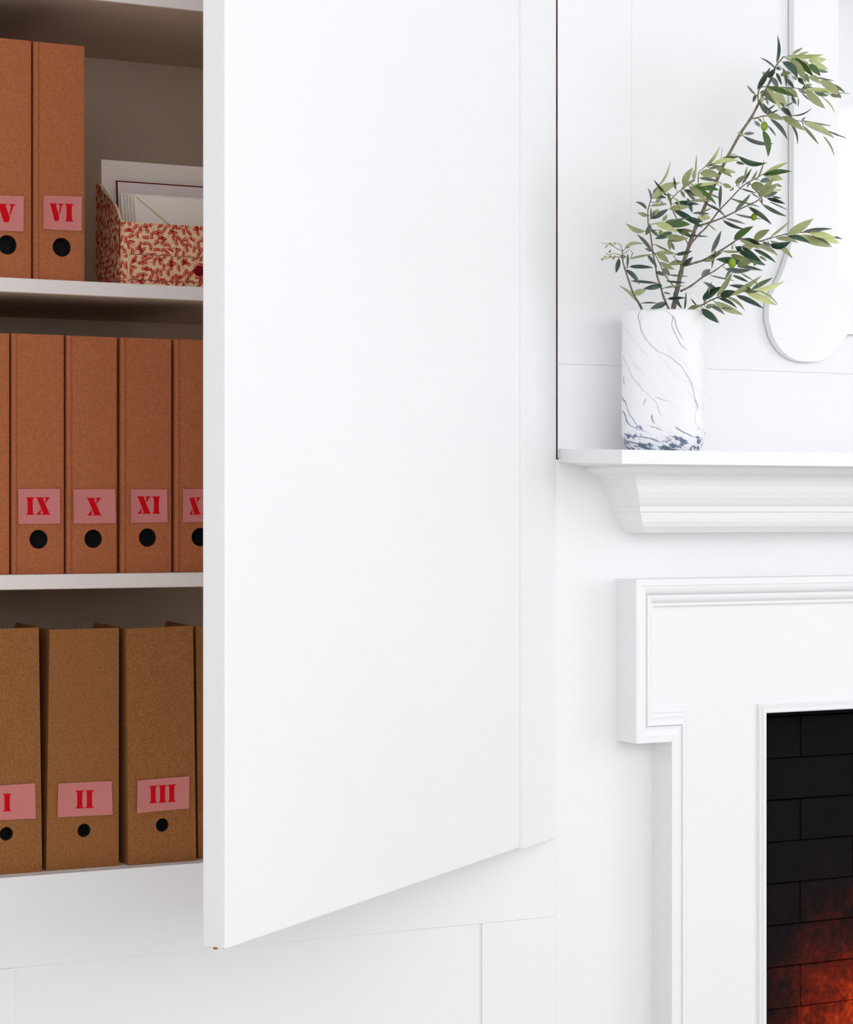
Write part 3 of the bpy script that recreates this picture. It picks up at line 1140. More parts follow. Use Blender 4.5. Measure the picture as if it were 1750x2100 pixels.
# front face as one polygon with a keyhole, split left / bottom / right / top
bm.faces.new((front_o[0], front_o[1], front_i[1], front_i[0]))
bm.faces.new((front_o[n - 1], front_i[3], front_i[2], front_o[n - 2]))
for k in range(1, nl - 1):
    bm.faces.new((front_o[k], front_o[k + 1], front_i[1]))
    bm.faces.new((front_o[n - 1 - k], front_i[2], front_o[n - 2 - k]))
bm.faces.new((front_o[nl - 1], front_o[nl], front_i[2], front_i[1]))
bm.faces.new((front_o[n - 1], front_o[0], front_i[0], front_i[3]))
for k in range(n):
    j = (k + 1) % n
    bm.faces.new((front_o[k], front_o[j], back_o[j], back_o[k]))
for k in range(4):
    j = (k + 1) % 4
    bm.faces.new((front_i[k], front_i[j], back_i[j], back_i[k]))
fr = finish('frame', bm, M['paint'], mir)
box('glass', xin - 0.0, 2 * XC - xin, D - mir_t + 0.004, D - 0.003, zin_m, ztop_in, M['mirror'], mir)

# ------------------------------------------------------------------ marbled vase
VY = D - 0.088
vc = at(1361.5, 800, VY)
VR = 86.0 * (vc.x * sn + VY * cs) / F
vz0 = MANT_T + 0.0003
vz1 = UZ(636, vc.x, VY - VR * 0.8)
VH = vz1 - vz0
vang = math.atan2(vc.x, VY)                                  # turn the marbled side to the room


def vase_material():
    m = bpy.data.materials.new('blue_marbled_ceramic')
    m.use_nodes = True
    nt = m.node_tree
    L = nt.links
    b = nt.nodes['Principled BSDF']
    b.inputs['Roughness'].default_value = 0.5
    tc = nt.nodes.new('ShaderNodeTexCoord')
    nz = nt.nodes.new('ShaderNodeTexNoise')
    nz.inputs['Scale'].default_value = 55
    nz.inputs['Detail'].default_value = 5
    L.new(tc.outputs['Object'], nz.inputs['Vector'])
    sub = nt.nodes.new('ShaderNodeVectorMath')
    sub.operation = 'SUBTRACT'
    L.new(nz.outputs['Color'], sub.inputs[0])
    sub.inputs[1].default_value = (0.5, 0.5, 0.5)
    sc = nt.nodes.new('ShaderNodeVectorMath')
    sc.operation = 'SCALE'
    sc.inputs['Scale'].default_value = 0.006
    L.new(sub.outputs[0], sc.inputs[0])
    ad = nt.nodes.new('ShaderNodeVectorMath')
    ad.operation = 'ADD'
    L.new(tc.outputs['Object'], ad.inputs[0])
    L.new(sc.outputs[0], ad.inputs[1])
    sep = nt.nodes.new('ShaderNodeSeparateXYZ')
    L.new(ad.outputs[0], sep.inputs[0])

    def mth(op, a, bb=None, cc=None, clampit=False):
        nn = nt.nodes.new('ShaderNodeMath')
        nn.operation = op
        nn.use_clamp = clampit
        for i, v in enumerate((a, bb, cc)):
            if v is None:
                continue
            if isinstance(v, (int, float)):
                nn.inputs[i].default_value = v
            else:
                L.new(v, nn.inputs[i])
        return nn.outputs[0]

    def rng(v, a, bb, c=0.0, d=1.0, smooth=True):
        nn = nt.nodes.new('ShaderNodeMapRange')
        nn.interpolation_type = 'SMOOTHSTEP' if smooth else 'LINEAR'
        L.new(v, nn.inputs['Value'])
        for k, x in (('From Min', a), ('From Max', bb), ('To Min', c), ('To Max', d)):
            nn.inputs[k].default_value = x
        return nn.outputs[0]
    U = mth('MULTIPLY_ADD', sep.outputs['X'], 0.5 / VR, 0.5)          # 0..1 across
    V = mth('DIVIDE', sep.outputs['Z'], VH)                            # 0..1 up
    # veins traced as u(v)
    zx = lambda x: 0.5 + (x / 6.178 + 1250 - 1361.5) / 172.0
    zy = lambda y: 1 - (y / 6.178 + 600 - 636) / (925 - 636)
    veins = [
        ([(412, 225), (374, 310), (390, 400), (450, 560), (580, 720), (800, 850), (950, 1010), (1040, 1200), (1095, 1400), (1105, 1480)], 0.006, 0.75),
        ([(425, 300), (400, 420), (430, 560), (520, 650), (640, 760), (760, 830), (860, 920)], 0.004, 0.35),
        ([(640, 240), (770, 285), (800, 330), (795, 420), (830, 540), (900, 660), (975, 745)], 0.006, 0.85),
        ([(800, 310), (835, 370), (850, 450), (885, 540), (930, 600)], 0.010, 0.55),
        ([(185, 780), (250, 950), (380, 1180), (500, 1300), (610, 1420), (640, 1540), (790, 1590)], 0.005, 0.55),
        ([(330, 880), (420, 1010), (560, 1170), (700, 1330), (900, 1520)], 0.004, 0.22),
        ([(165, 1290), (230, 1440), (320, 1620), (430, 1750), (490, 1780)], 0.007, 0.8),
        ([(165, 1485), (200, 1530), (235, 1640), (330, 1705), (430, 1755)], 0.014, 0.8),
        ([(840, 1715), (900, 1760), (1000, 1805), (1080, 1832), (1170, 1840)], 0.022, 0.8),
        ([(600, 1325), (660, 1360), (720, 1385)], 0.020, 0.45),
        ([(470, 1340), (455, 1375), (440, 1420)], 0.010, 0.45),
        ([(550, 1560), (545, 1620), (570, 1660)], 0.012, 0.75),
        ([(520, 1690), (600, 1715), (660, 1750)], 0.020, 0.6),
        ([(340, 1810), (450, 1835), (570, 1865), (620, 1890)], 0.045, 0.8),
        ([(230, 1870), (330, 1905), (450, 1935)], 0.045, 0.9),
        ([(180, 1060), (190, 1110), (205, 1165)], 0.009, 0.5),
        ([(970, 1240), (1060, 1340), (1090, 1440), (1080, 1600), (1130, 1740)], 0.006, 0.3),
    ]
    total = None
    for pts, wd, st in veins:
        vs = sorted(((zy(y), zx(x)) for x, y in pts))
        fc = nt.nodes.new('ShaderNodeFloatCurve')
        cv = fc.mapping.curves[0]
        cv.points[0].location = vs[0]
        cv.points[1].location = vs[-1]
        for p in vs[1:-1]:
            cv.points.new(p[0], p[1])
        fc.mapping.update()
        L.new(V, fc.inputs['Value'])
        dist = mth('ABSOLUTE', mth('SUBTRACT', U, fc.outputs[0]))
        line = rng(dist, wd * 0.15, wd * 1.3, st * 0.8, 0.0)
        e = 0.012
        r1 = rng(V, vs[0][0] - e, vs[0][0] + e)
        r2 = rng(V, vs[-1][0] - e, vs[-1][0] + e, 1.0, 0.0)
        msk = mth('MULTIPLY', mth('MULTIPLY', line, r1), r2)
        total = msk if total is None else mth('MAXIMUM', total, msk)
    # soft smoky streaks running down to the right
    def streak(rot, scl):
        a = nt.nodes.new('ShaderNodeMapping')
        a.inputs['Rotation'].default_value = (0, math.radians(rot), 0)
        L.new(tc.outputs['Object'], a.inputs['Vector'])
        c = nt.nodes.new('ShaderNodeMapping')
        c.inputs['Scale'].default_value = scl
        L.new(a.outputs[0], c.inputs['Vector'])
        return c
    mp = streak(-52, (8, 14, 60))
    n3 = nt.nodes.new('ShaderNodeTexNoise')
    n3.inputs['Scale'].default_value = 1.0
    n3.inputs['Detail'].default_value = 6
    n3.inputs['Distortion'].default_value = 0.8
    L.new(mp.outputs[0], n3.inputs['Vector'])
    smoke = mth('MULTIPLY', rng(n3.outputs['Fac'], 0.55, 0.78), 0.13)
    # blue speckle and blotches towards the foot
    n4 = nt.nodes.new('ShaderNodeTexNoise')
    n4.inputs['Scale'].default_value = 1.0
    n4.inputs['Detail'].default_value = 8
    n4.inputs['Roughness'].default_value = 0.68
    mp2 = streak(-26, (50, 60, 125))
    L.new(mp2.outputs[0], n4.inputs['Vector'])
    foot = rng(V, 0.02, 0.26, 0.16, 0.0, False)
    blot = rng(mth('ADD', n4.outputs['Fac'], foot), 0.645, 0.70, 0.0, 0.85)
    blot = mth('MULTIPLY', blot, rng(V, 0.13, 0.27, 1.0, 0.0))
    total = mth('MAXIMUM', mth('MAXIMUM', total, smoke), blot, None, True)
    ramp = nt.nodes.new('ShaderNodeValToRGB')
    e = ramp.color_ramp.elements
    e[0].position = 0.0
    e[0].color = (0.86, 0.855, 0.87, 1)
    e[1].position = 1.0
    e[1].color = (0.035, 0.075, 0.16, 1)
    q = e.new(0.5)
    q.color = (0.33, 0.37, 0.48, 1)
    L.new(total, ramp.inputs['Fac'])
    L.new(ramp.outputs[0], b.inputs['Base Color'])
    return m


M['vase'] = vase_material()
vase = empty('vase', (vc.x, VY, vz0), 'white vase with blue marbling holding olive branches, on the mantel shelf', 'vase')


def se(a, r, n=2.9):
    c, s = math.cos(a), math.sin(a)
    k = (abs(c) ** n + abs(s) ** n) ** (-1 / n)
    return r * k * c, r * k * s


bm = bmesh.new()
NS = 64
levels = [(0.80, 0.0), (0.84, 0.012), (0.885, 0.035), (0.94, 0.065), (0.978, 0.10), (0.997, 0.14), (1.0, 0.19), (0.998, 0.35), (0.997, 0.6), (0.997, 0.85), (1.0, 0.985), (0.995, 0.997), (0.98, 1.0), (0.945, 1.0), (0.93, 0.992), (0.925, 0.9), (0.92, 0.3), (0.86, 0.1), (0.6, 0.06)]
rings = []
for k, h in levels:
    rings.append([bm.verts.new((*se(i * 2 * math.pi / NS, VR * k), h * VH)) for i in range(NS)])
for a, c in zip(rings, rings[1:]):
    for i in range(NS):
        j = (i + 1) % NS
        bm.faces.new((a[i], a[j], c[j], c[i]))
bm.faces.new(rings[0])
bm.faces.new(rings[-1])
vo = finish('body', bm, M['vase'], None, True)
vo.parent = vase
vase.rotation_euler = (0, 0, -vang)
vase['label'] = 'white vase with blue marbling, standing on the left of the mantel shelf'

# ------------------------------------------------------------------ olive branches
random.seed(3)
CROP = {'A': (1470, 60, 6.25), 'B': (1220, 300, 6.0), 'C': (1440, 300, 5.527)}


def cpx(c, x, y):
    ox, oy, s = CROP[c]
    return ox + x / s, oy + y / s


branches = {}
B_LABEL = {
    'main': 'tallest olive branch with green olives, rising from mid vase to the upper right',
    'left': 'short olive branch with yellow flower buds, leaning out at the left of the vase',
    'mid': 'thin upright olive branch between the budding left branch and the tallest branch',
    'low': 'low olive sprig hanging out over the right rim of the vase',
}
base_px = {'main': (1382, 640, VY), 'left': (1317, 640, VY - 0.01), 'mid': (1372, 640, VY - 0.02), 'low': (1413, 640, VY - 0.03)}
for k, (x, y, Y) in base_px.items():
    p = at(x, y, Y)
    branches[k] = empty('olive_branch', p, B_LABEL[k], 'olive branch', 'olive branches in the vase')

# stems: branch, crop, points, radius (m) start/end, y start/end, name
STEMS = [
    ('main', 'B', [(955, 2060), (975, 1960), (1020, 1740), (1060, 1560), (1090, 1440), (1130, 1320), (1170, 1200), (1210, 1090), (1250, 980), (1320, 830), (1395, 640), (1500, 420), (1560, 290)], .0034, .0024, VY, VY - .03, 'stem'),
    ('main', 'A', [(60, 1800), (150, 1620), (310, 1330), (440, 1140), (545, 940), (660, 720), (710, 600), (745, 500), (800, 420), (860, 350)], .0024, .0009, VY - .03, VY - .05, 'stem'),
    ('main', 'A', [(540, 950), (530, 850), (545, 780), (600, 735), (760, 750), (950, 750), (1140, 770), (1400, 800)], .0011, .0005, VY - .04, VY - .10, 'twig'),
    ('main', 'A', [(445, 1145), (520, 1135), (610, 1110), (740, 1115), (900, 1140), (1100, 1185)], .0012, .0006, VY - .037, VY - .085, 'twig'),
    ('main', 'A', [(190, 1610), (225, 1600), (285, 1635)], .0006, .0005, VY - .032, VY - .05, 'twig'),
    ('main', 'A', [(590, 1110), (605, 1150), (612, 1195)], .0005, .0004, VY - .06, VY - .07, 'twig'),
    ('main', 'A', [(55, 1680), (66, 1600), (75, 1515)], .0005, .0003, VY - .03, VY - .04, 'twig'),
    ('main', 'C', [(-124, 1105), (-20, 985), (40, 930), (110, 840), (200, 722), (290, 630), (370, 545), (450, 462), (540, 400), (620, 360), (690, 315)], .0014, .0006, VY - .012, VY - .06, 'twig'),
    ('main', 'C', [(-62, 912), (-15, 895), (100, 860), (260, 800), (400, 728), (540, 660), (620, 622), (690, 560)], .0016, .0007, VY - .02, VY - .075, 'twig'),
    ('main', 'C', [(-216, 1352), (-165, 1345), (-60, 1315), (20, 1290), (110, 1240), (200, 1190), (270, 1145), (340, 1100), (430, 1045), (540, 1065), (660, 1075), (760, 1045), (860, 1020), (960, 995), (1150, 975), (1320, 985)], .0017, .0006, VY - .008, VY - .09, 'twig'),
    ('main', 'C', [(-238, 1640), (-205, 1625), (-120, 1580), (0, 1490), (80, 1445), (150, 1408), (250, 1335), (340, 1290)], .0016, .0006, VY - .004, VY - .055, 'twig'),
    ('main', 'B', [(1160, 1225), (1120, 1150), (1070, 1085)], .0009, .0005, VY - .01, VY - .03, 'twig'),
    ('main', 'B', [(1065, 1475), (1010, 1400), (965, 1345)], .0009, .0005, VY - .007, VY - .03, 'twig'),
    ('left', 'B', [(600, 2050), (560, 1960), (470, 1800), (415, 1640), (370, 1500), (345, 1400), (340, 1280)], .0017, .0008, VY - .01, VY - .035, 'stem'),
    ('left', 'B', [(340, 1285), (325, 1225), (290, 1195), (235, 1188)], .0006, .0004, VY - .035, VY - .045, 'twig'),
    ('left', 'B', [(340, 1290), (270, 1255), (180, 1205), (85, 1193)], .0006, .0003, VY - .035, VY - .045, 'twig'),
    ('left', 'B', [(330, 1345), (260, 1322), (190, 1328)], .0006, .0004, VY - .035, VY - .05, 'twig'),
    ('left', 'B', [(320, 1365), (250, 1360), (170, 1375), (85, 1400)], .0006, .0004, VY - .035, VY - .05, 'twig'),
    ('left', 'B', [(355, 1320), (420, 1275), (470, 1315)], .0005, .0003, VY - .035, VY - .05, 'twig'),
    ('left', 'B', [(350, 1290), (380, 1255), (410, 1238)], .0005, .0004, VY - .035, VY - .045, 'twig'),
    ('mid', 'B', [(930, 2060), (910, 2000), (850, 1860), (810, 1720), (770, 1600), (745, 1450), (715, 1300), (690, 1100), (660, 960), (655, 800), (690, 660), (720, 580), (790, 490)], .0016, .0006, VY - .02, VY - .05, 'stem'),
    ('main', 'B', [(1018, 1765), (1000, 1750), (930, 1670), (860, 1580), (800, 1440), (740, 1325), (720, 1290)], .0010, .0006, VY - .002, VY - .04, 'twig'),
    ('mid', 'B', [(1010, 890), (975, 820), (950, 750), (930, 680), (1000, 590), (1065, 535), (1130, 490), (1210, 430)], .0009, .0005, VY - .045, VY - .065, 'twig'),
    ('main', 'B', [(1275, 450), (1275, 380), (1285, 315), (1330, 275), (1400, 230)], .0008, .0005, VY - .03, VY - .05, 'twig'),
    ('low', 'C', [(-160, 1880), (-145, 1842), (-60, 1815), (20, 1790), (100, 1745), (250, 1690), (400, 1660), (520, 1640), (640, 1638)], .0014, .0006, VY - .03, VY - .10, 'stem'),
]
STEM_PTS = []
for br, c, pts, r0, r1, y0, y1, nm in STEMS:
    n = len(pts)
    P, R = [], []
    seg = []
    for i, (x, y) in enumerate(pts):
        t = i / (n - 1)
        px, py = cpx(c, x, y)
        Y = y0 + (y1 - y0) * t
        P.append(at(px, py, Y))
        R.append(r0 + (r1 - r0) * t)
        seg.append((px, py, Y))
    # smooth resample
    Q, RR = [], []
    for i in range(n - 1):
        p0, p1, p2, p3 = P[max(i - 1, 0)], P[i], P[i + 1], P[min(i + 2, n - 1)]
        for s in range(3):
            t = s / 3
            Q.append(0.5 * ((2 * p1) + (p2 - p0) * t + (2 * p0 - 5 * p1 + 4 * p2 - p3) * t * t + (3 * p1 - p0 - 3 * p2 + p3) * t ** 3))
            RR.append((R[i] + (R[i + 1] - R[i]) * t) * (1.18 if (s == 0 and 0 < i < n - 1 and r0 > 0.0008) else 1.0))
    Q.append(P[-1])
    RR.append(R[-1])
    bm = bmesh.new()
    tube(bm, Q, RR, 8)
    finish(nm, bm, M['bark'] if r0 > .0013 else M['twig'], branches[br], True)
    for a, c2 in zip(seg, seg[1:]):
        for s in range(6):
            t = s / 6
            STEM_PTS.append((br, a[0] + (c2[0] - a[0]) * t, a[1] + (c2[1] - a[1]) * t, a[2] + (c2[2] - a[2]) * t))
    STEM_PTS.append((br, *seg[-1]))

# leaves: base x, base y, tip x, tip y, visible width, bend, tone (0 dark top, 1 young green top, 2 grey-green underside, 3 young underside), in crop units
LEAF = {}
LEAF['A'] = """770,430,780,75,45,-22,0;740,490,555,365,24,-20,0;745,495,695,425,24,0,1;525,770,690,490,75,0,0;640,600,585,545,50,0,2;660,615,760,500,70,0,0;770,490,830,520,50,0,0
975,320,1110,235,36,0,2;1040,330,1185,290,34,0,2;900,345,1375,325,62,-15,3;1180,400,1415,385,90,0,3;1200,420,1435,515,85,0,3;1290,510,1435,550,52,0,1;1100,390,1190,535,60,12,3
960,365,1250,615,95,22,1;1190,450,1335,600,90,8,1;940,380,1145,695,112,32,2;850,420,1040,640,100,40,0;820,590,960,560,60,12,2;850,500,890,745,45,16,0;770,560,835,720,46,6,0
715,615,790,760,72,0,0;700,640,655,720,40,0,0;910,640,1000,760,50,0,0;970,600,1030,655,40,0,0;1050,620,1130,720,60,0,0;1140,570,1185,690,56,0,1;1190,605,1335,700,82,15,2
1250,610,1510,660,14,0,0;1330,660,1590,840,112,12,2;1440,710,1650,810,50,10,1;1550,830,1600,885,45,0,1;1460,840,1585,870,50,0,2;1140,770,1600,825,62,10,3;1560,815,1720,825,12,0,3
1150,785,1395,1015,112,-10,2;1250,790,1440,850,62,-15,1;1350,870,1520,1080,18,25,3;640,730,940,745,36,-10,3;650,740,1020,870,72,10,1;630,750,825,1050,76,30,3;590,790,760,960,90,10,1
760,820,900,970,100,0,2;880,770,1045,880,92,20,2;970,860,1025,970,45,0,0;1050,880,1045,1000,15,0,0;1050,770,1160,830,52,0,0;1100,830,1190,910,15,0,0;1100,740,1270,770,56,0,0
1120,720,1230,705,36,0,3;830,1010,970,1130,72,8,0;810,900,870,1010,50,0,1;550,920,800,1120,86,-42,0;570,830,595,980,30,0,3;560,820,650,780,40,0,1;495,835,390,715,28,0,0;500,840,465,940,46,0,0
640,890,665,975,30,0,2;650,1035,755,965,25,0,0;590,910,660,865,15,0,0;700,1080,800,1030,15,0,0;870,990,1000,930,10,0,0;650,1105,860,1165,85,18,2;850,1120,1130,1300,102,10,2
690,1150,910,1420,60,25,0;940,1200,1035,1480,30,40,0;1110,1240,1310,1480,42,10,2;960,1105,1230,1000,15,-38,0;1090,1170,1140,1130,30,0,0;1100,1170,1480,1240,22,0,0;1110,1195,1510,1395,96,25,2
1420,1300,1700,1400,15,-10,0;1370,1370,1510,1630,25,25,3;490,1180,560,1250,50,0,0;540,1150,590,1195,30,0,0;660,1240,765,1370,25,0,0;600,1300,660,1640,92,32,1;345,1370,735,1465,56,-35,0
350,1340,490,1335,46,0,0;330,1345,260,1325,25,0,3;290,1345,345,1370,40,0,3;280,1630,650,1710,76,-50,0"""
LEAF['B'] = """375,1240,595,1200,45,25,2;300,1380,260,1560,60,0,0;405,1330,400,1510,30,0,0;320,1360,390,1360,60,0,1;430,1385,720,1330,28,10,2;430,1480,725,1495,50,10,0;390,1520,550,1700,60,22,0
450,1655,800,1688,34,6,0;830,1710,590,1755,70,0,0;480,1810,635,1770,80,0,2;560,1950,300,1715,38,-26,2;580,1930,780,1935,15,12,0;880,1925,680,2000,76,0,0;880,1655,1120,1680,26,0,0
850,1745,1110,1720,26,6,2;850,1800,940,1820,15,0,0;900,1875,1120,1865,42,6,0;985,1780,1080,2000,56,-22,0;1105,2005,1125,1785,26,0,0;1250,1950,1180,1870,15,0,0;760,1550,880,1590,50,0,0
840,1500,930,1590,70,0,1;920,1580,1150,1600,24,0,0;800,1430,990,1520,62,0,2;1090,1430,900,1460,66,-15,2;1100,1475,1210,1360,66,0,0;770,1320,920,1440,80,10,2;750,1310,1020,1330,46,10,2
1000,1330,1205,1290,46,0,0;750,1210,960,1310,25,0,2;700,1280,515,1080,45,-15,0;700,1290,615,1255,36,0,0;650,1340,770,1490,46,0,0;610,1050,385,945,66,26,2;690,970,625,1095,66,0,0
640,770,495,685,40,-25,0;640,850,540,825,56,0,2;690,640,650,515,25,-18,0;700,900,695,750,26,0,0;720,640,1055,445,112,35,2;740,640,885,640,50,18,0;890,610,725,410,36,0,0
1000,530,975,370,30,0,0;790,480,930,185,28,-25,3;900,570,950,720,40,0,2;720,550,800,480,20,0,2;1095,490,1210,260,90,16,2;1230,420,1255,105,22,0,2;1210,400,1225,290,40,0,2
1070,520,1240,400,42,0,2;1360,250,1540,0,40,-20,3;1230,490,1530,540,92,15,1;1200,480,1560,440,46,-10,3;1170,500,1370,665,92,10,2;1190,495,1500,720,66,25,1;1100,540,1260,620,60,15,0
1130,560,1260,690,42,6,0;1140,640,1200,820,56,0,0;1060,545,1110,640,42,0,2;980,700,1290,715,62,5,0;920,770,1170,740,72,0,2;985,640,1040,770,25,20,2;970,780,1330,1000,76,5,0
1140,890,1340,930,56,0,0;1210,825,1420,835,32,5,0;860,940,1180,960,112,0,1;880,935,1170,870,28,-8,1;750,945,1020,1060,92,15,3;950,1060,740,1140,82,0,0;700,1020,800,1120,46,0,0
1000,1020,1220,1140,62,8,1;870,1100,1150,1140,72,0,2;930,1160,1150,1130,46,0,2;920,1130,930,1280,56,0,2;940,1180,985,1280,40,0,0;1060,1020,1230,1050,42,0,2;1170,1090,1400,1110,22,0,0
700,890,910,770,72,0,0;720,850,790,770,60,0,2;840,920,890,840,50,0,2;690,730,850,720,36,0,2;790,720,890,710,30,0,0;760,690,820,640,52,0,2;1300,330,1550,370,112,15,2;1290,390,1520,430,46,0,0
1180,670,1440,670,36,0,2;1340,680,1560,810,22,0,0;1270,870,1430,880,82,0,3;1400,960,1500,1040,14,0,3;1555,480,1540,780,42,0,0;1330,810,1440,760,15,0,2;1360,240,1500,210,36,0,2;1420,585,1550,640,25,0,0"""
LEAF['C'] = """200,165,420,120,52,14,1;130,195,410,158,58,15,3;390,185,490,205,36,0,1;130,215,345,350,66,10,2;210,270,385,295,50,0,3;80,250,250,215,30,0,2;240,430,340,470,52,0,2;380,420,490,330,62,0,2
485,380,515,225,28,0,2;455,425,565,250,28,0,0;555,400,630,275,30,0,2;615,390,705,150,15,-15,2;720,300,975,180,46,0,3;700,325,1020,285,66,18,1;740,350,920,375,92,10,2;660,400,790,370,62,0,0
560,440,740,480,112,0,2;650,560,870,420,92,0,2;640,560,830,350,62,0,2;690,560,860,520,72,0,0;820,500,905,490,30,0,3;850,430,910,460,30,0,3;800,575,905,590,25,0,0;740,590,945,655,46,10,0
770,630,970,720,10,0,0;690,660,965,795,46,-15,0;530,690,795,890,56,15,0;380,770,690,825,26,-10,0;350,600,470,660,20,0,2;330,590,670,690,10,0,0;380,725,555,535,46,-10,1;240,840,480,940,42,-10,0
270,820,495,880,28,0,0;265,800,20,650,24,-25,0;680,590,685,670,25,0,2;450,480,620,530,18,0,0;560,530,650,590,12,0,0;600,480,660,550,25,0,0;110,1200,220,955,56,0,0;365,1055,585,905,82,8,1
590,1065,770,945,86,15,2;780,1025,1000,850,30,0,2;975,1000,1265,820,102,-5,2;1150,970,1480,935,42,5,0;1220,980,1520,1040,82,0,3;1240,1000,1460,1120,36,5,1;1300,1000,1575,1105,72,0,3;1490,1028,1605,1055,25,0,1
1100,1010,1480,1140,102,-5,2;975,1020,1230,1100,62,15,0;850,1045,1095,1095,52,15,2;770,1120,1010,1080,82,-25,0;780,1075,1030,1275,66,25,2;690,1090,790,1130,40,0,0;460,1055,670,1115,66,10,0
600,1110,870,1245,62,25,2;430,1060,665,1165,46,0,2;440,1165,590,1130,90,0,2;380,1140,675,1305,102,0,0;480,1250,725,1350,72,0,0;590,1170,840,1320,46,10,0;650,1250,740,1300,30,0,2;240,1190,460,1195,30,0,3
330,1230,580,1310,62,0,2;445,1320,155,1280,86,-5,0;400,1340,570,1310,72,0,2;265,1390,560,1400,62,-20,0;400,1360,690,1410,46,5,0;20,1300,240,1195,42,0,1;20,1300,150,1285,42,0,2;150,1180,110,1390,30,0,2
0,1480,100,1395,72,10,0;320,1400,260,1510,36,0,0;100,1465,375,1525,12,0,0;350,1465,530,1540,36,0,0;440,1440,580,1520,15,0,2;580,1520,660,1590,10,0,2;10,1735,220,1590,92,5,0;30,1770,115,1530,42,0,2
170,1700,345,1430,62,-10,2;170,1630,15,1535,46,0,0;210,1700,380,1640,92,0,0;560,1620,305,1575,52,-10,0;330,1690,680,1465,62,-10,2;560,1625,805,1490,56,0,1;600,1640,935,1530,62,-15,3;480,1640,650,1645,40,0,1
640,1640,860,1800,25,30,3;500,1655,850,1805,82,10,3;390,1690,700,1840,62,15,0;280,1705,490,1870,36,30,2;190,1720,400,1840,42,25,0;140,1765,470,1910,82,-5,2;60,1795,260,1910,46,15,0;230,1830,350,1840,20,0,0
50,1830,150,1790,52,0,2;-10,1850,190,2005,86,8,0;10,1835,205,2000,25,15,3;-145,1842,0,1800,52,0,2"""

OPP = {0: 2, 1: 3, 2: 0, 3: 1}
view_c = Vector((0, 0, ZC))
nleaf = 0
FULL_W = 0.0130


def make_leaf(c, bx, by, tx, ty, wd, bend, tone):
    global nleaf
    s = CROP[c][2]
    bpx, bpy_ = cpx(c, bx, by)
    tpx, tpy = cpx(c, tx, ty)
    # nearest stem point in the picture decides the branch and the depth
    near = min(STEM_PTS, key=lambda q: (q[1] - bpx) ** 2 + (q[2] - bpy_) ** 2)
    dpx = math.hypot(near[1] - bpx, near[2] - bpy_)
    Yb = near[3] + random.uniform(-0.008, 0.004) - min(dpx, 30) * 0.0003
    if tone >= 2 and wd > 55:                                # broad pale undersides hang to the room side
        Yb -= 0.009
    mpp = (UX(bpx, Yb) * sn + Yb * cs) / F                   # metres per picture pixel
    lpx = math.hypot(tpx - bpx, tpy - bpy_)
    lm = lpx * mpp
    full = random.uniform(0.050, 0.062)
    dz = math.sqrt(max(0.0, full ** 2 - lm ** 2)) * 0.75 if lm < full else 0.006
    sign = -1 if random.random() < 0.62 else 1
    Yt = min(max(Yb + sign * dz, VY - 0.17), D - 0.022)
    A = at(bpx, bpy_, Yb)
    Bp = at(tpx, tpy, Yt)
    axis = Bp - A
    mid = (A + Bp) / 2
    vd = (mid - view_c).normalized()
    # picture-plane perpendicular, to the left of the direction base -> tip
    d2 = (tpx - bpx) / lpx, (tpy - bpy_) / lpx
    right3 = Vector((cs, -sn, 0))
    up3 = Vector((0, 0, 1))
    perp = (right3 * d2[1] + up3 * d2[0]).normalized()       # (dy, -dx) with picture y down
    wm = 0.94 * wd / s * mpp
    a = math.acos(max(0.12, min(1.0, wm / FULL_W)))
    ra = a * (1 if random.random() < 0.5 else -1)
    wv = (perp * math.cos(ra) + vd * math.sin(ra)) * max(FULL_W, wm) / 2
    if wm / FULL_W < 0.12:
        wv *= wm / (0.12 * FULL_W)
    bv = perp * (bend / s * mpp)
    sag = vd * random.uniform(-0.003, 0.003)
    N = 9
    nrm = axis.cross(wv)
    if nrm.dot(vd) > 0:
        nrm = -nrm
    nrm.normalize()
    bm = bmesh.new()
    layers = []
    for side in (0, 1):
        off = nrm * (0.00018 if side == 0 else -0.00018)
        rows_ = []
        for i in range(N + 1):
            t = i / N
            c0 = A + axis * t + (bv + sag) * (4 * t * (1 - t)) + off
            wr = (math.sin(math.pi * min(1, t ** 0.80 * 0.985 + 0.015))) ** (0.74 if t < 0.45 else 0.92)
            fold = nrm * (-0.0009 * wr)
            rows_.append([bm.verts.new(c0 + wv * wr - fold * 0.6), bm.verts.new(c0 + fold), bm.verts.new(c0 - wv * wr - fold * 0.6)])
        for i in range(N):
            for k in (0, 1):
                f = bm.faces.new((rows_[i][k], rows_[i][k + 1], rows_[i + 1][k + 1], rows_[i + 1][k]))
                f.material_index = side
                f.smooth = True
    # petiole to the stem
    if 1.5 < dpx < 16:
        S = at(near[1], near[2], near[3])
        tube(bm, [S, S.lerp(A, 0.5) + Vector((0, 0, -0.0006)), A + axis * 0.04], [0.0006, 0.0005, 0.0005], 5)
        for f in bm.faces[-12:]:
            f.material_index = 1
    me = bpy.data.meshes.new('leaf')
    bm.normal_update()
    bm.to_mesh(me)
    bm.free()
    me.materials.append(M['leaf%d' % tone])
    me.materials.append(M['leaf%d' % OPP[tone]])
    new_obj('leaf', me, branches[near[0]])
    nleaf += 1


for c, txt in LEAF.items():
    for it in txt.replace('\n', ';').split(';'):
        v = [float(q) for q in it.split(',')]
        make_leaf(c, *v[:6], int(v[6]))

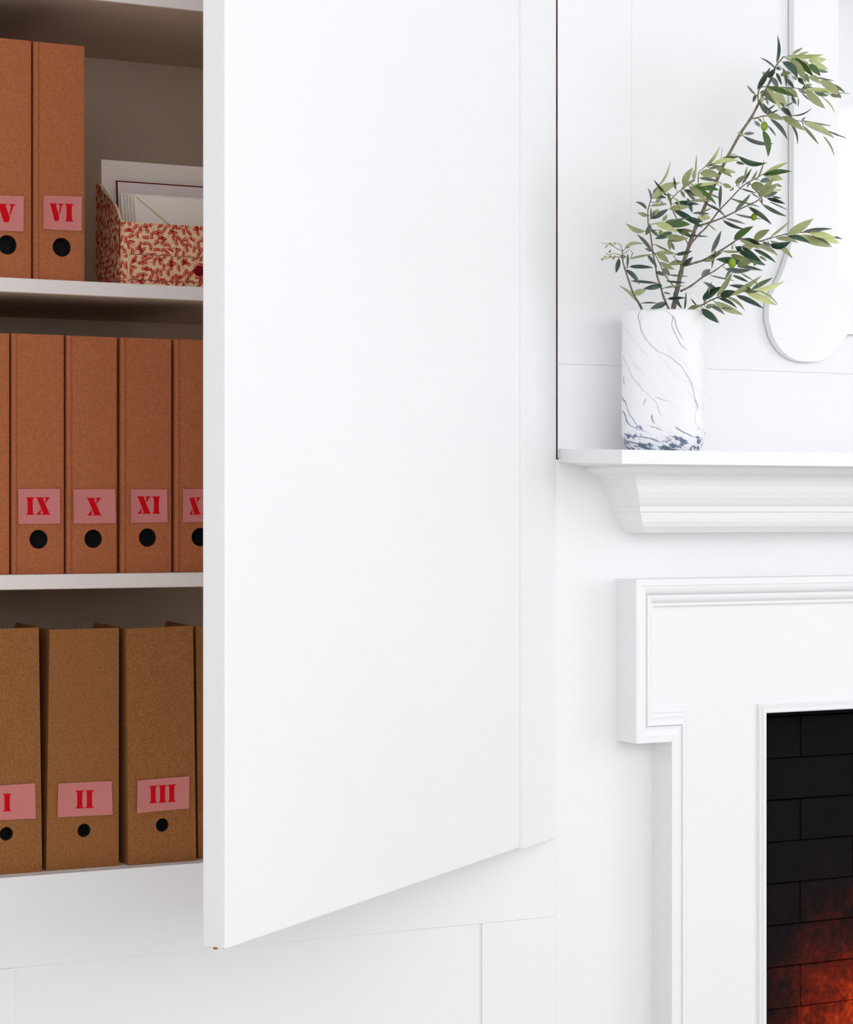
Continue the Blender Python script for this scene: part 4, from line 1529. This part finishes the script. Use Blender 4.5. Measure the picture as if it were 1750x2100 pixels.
# fruit
bm0 = None
for br, c, x, y, rx, ry, dY in (('main', 'A', 612, 1245, 47, 60, -0.075), ('main', 'C', 343, 1325, 45, 58, -0.085), ('main', 'C', 590, 802, 37, 41, -0.05), ('main', 'B', 815, 1062, 28, 30, -0.06), ('main', 'C', 600, 1336, 17, 18, -0.07), ('main', 'C', 345, 1152, 12, 16, -0.06)):
    s = CROP[c][2]
    px, py = cpx(c, x, y)
    Y = VY + dY
    p = at(px, py, Y)
    mpp = (p.x * sn + Y * cs) / F
    bm = bmesh.new()
    bmesh.ops.create_uvsphere(bm, u_segments=20, v_segments=14, radius=1.0)
    for v in bm.verts:
        v.co = Vector((v.co.x * rx / s * mpp, v.co.y * rx / s * mpp, v.co.z * ry / s * mpp)) + p
    o = finish('olive', bm, M['olive'], branches[br], True)
    near = min(STEM_PTS, key=lambda q: (q[1] - px) ** 2 + (q[2] - (py - ry / s)) ** 2 + (0 if q[2] < py else 900))
    S = at(near[1], near[2], near[3])
    top = p + Vector((0, 0, ry / s * mpp * 0.9))
    if (S - top).length < 0.035:
        bm = bmesh.new()
        tube(bm, [S, S.lerp(top, 0.5) + Vector((0, 0, 0.002)), top], [0.0005, 0.0005, 0.0006], 6)
        finish('olive_stalk', bm, M['twig'], branches[br], True)

# flower buds
BUDS = {'left': ('B', [(140, 1235), (160, 1225), (190, 1190), (205, 1200), (230, 1212), (240, 1195), (410, 1235), (398, 1248), (425, 1245), (185, 1292), (180, 1305), (190, 1340), (185, 1355), (160, 1330), (125, 1360), (140, 1358), (105, 1385), (85, 1402), (95, 1395), (230, 1385), (240, 1350), (232, 1372), (222, 1392)]),
        'mid': ('B', [(810, 700), (825, 690), (560, 825), (545, 828), (818, 712)]),
        'main': ('C', [(400, 440), (415, 435), (515, 455), (530, 440), (525, 430), (540, 425), (340, 490), (350, 478), (325, 495), (660, 622), (650, 600)])}
for br, (c, pts) in BUDS.items():
    bm = bmesh.new()
    for x, y in pts:
        px, py = cpx(c, x, y)
        p = at(px, py, VY - 0.045 + random.uniform(-0.006, 0.004))
        for q in range(3):
            d = Vector((random.uniform(-1, 1), random.uniform(-1, 1), random.uniform(-1, 1))) * 0.0011
            bmesh.ops.create_icosphere(bm, subdivisions=1, radius=random.uniform(0.0008, 0.0013), matrix=Matrix.Translation(p + d))
    o = finish('flower_buds', bm, M['bud'], branches[br], True)
    o['kind'] = 'stuff'
    o['label'] = 'yellow-green flower buds'
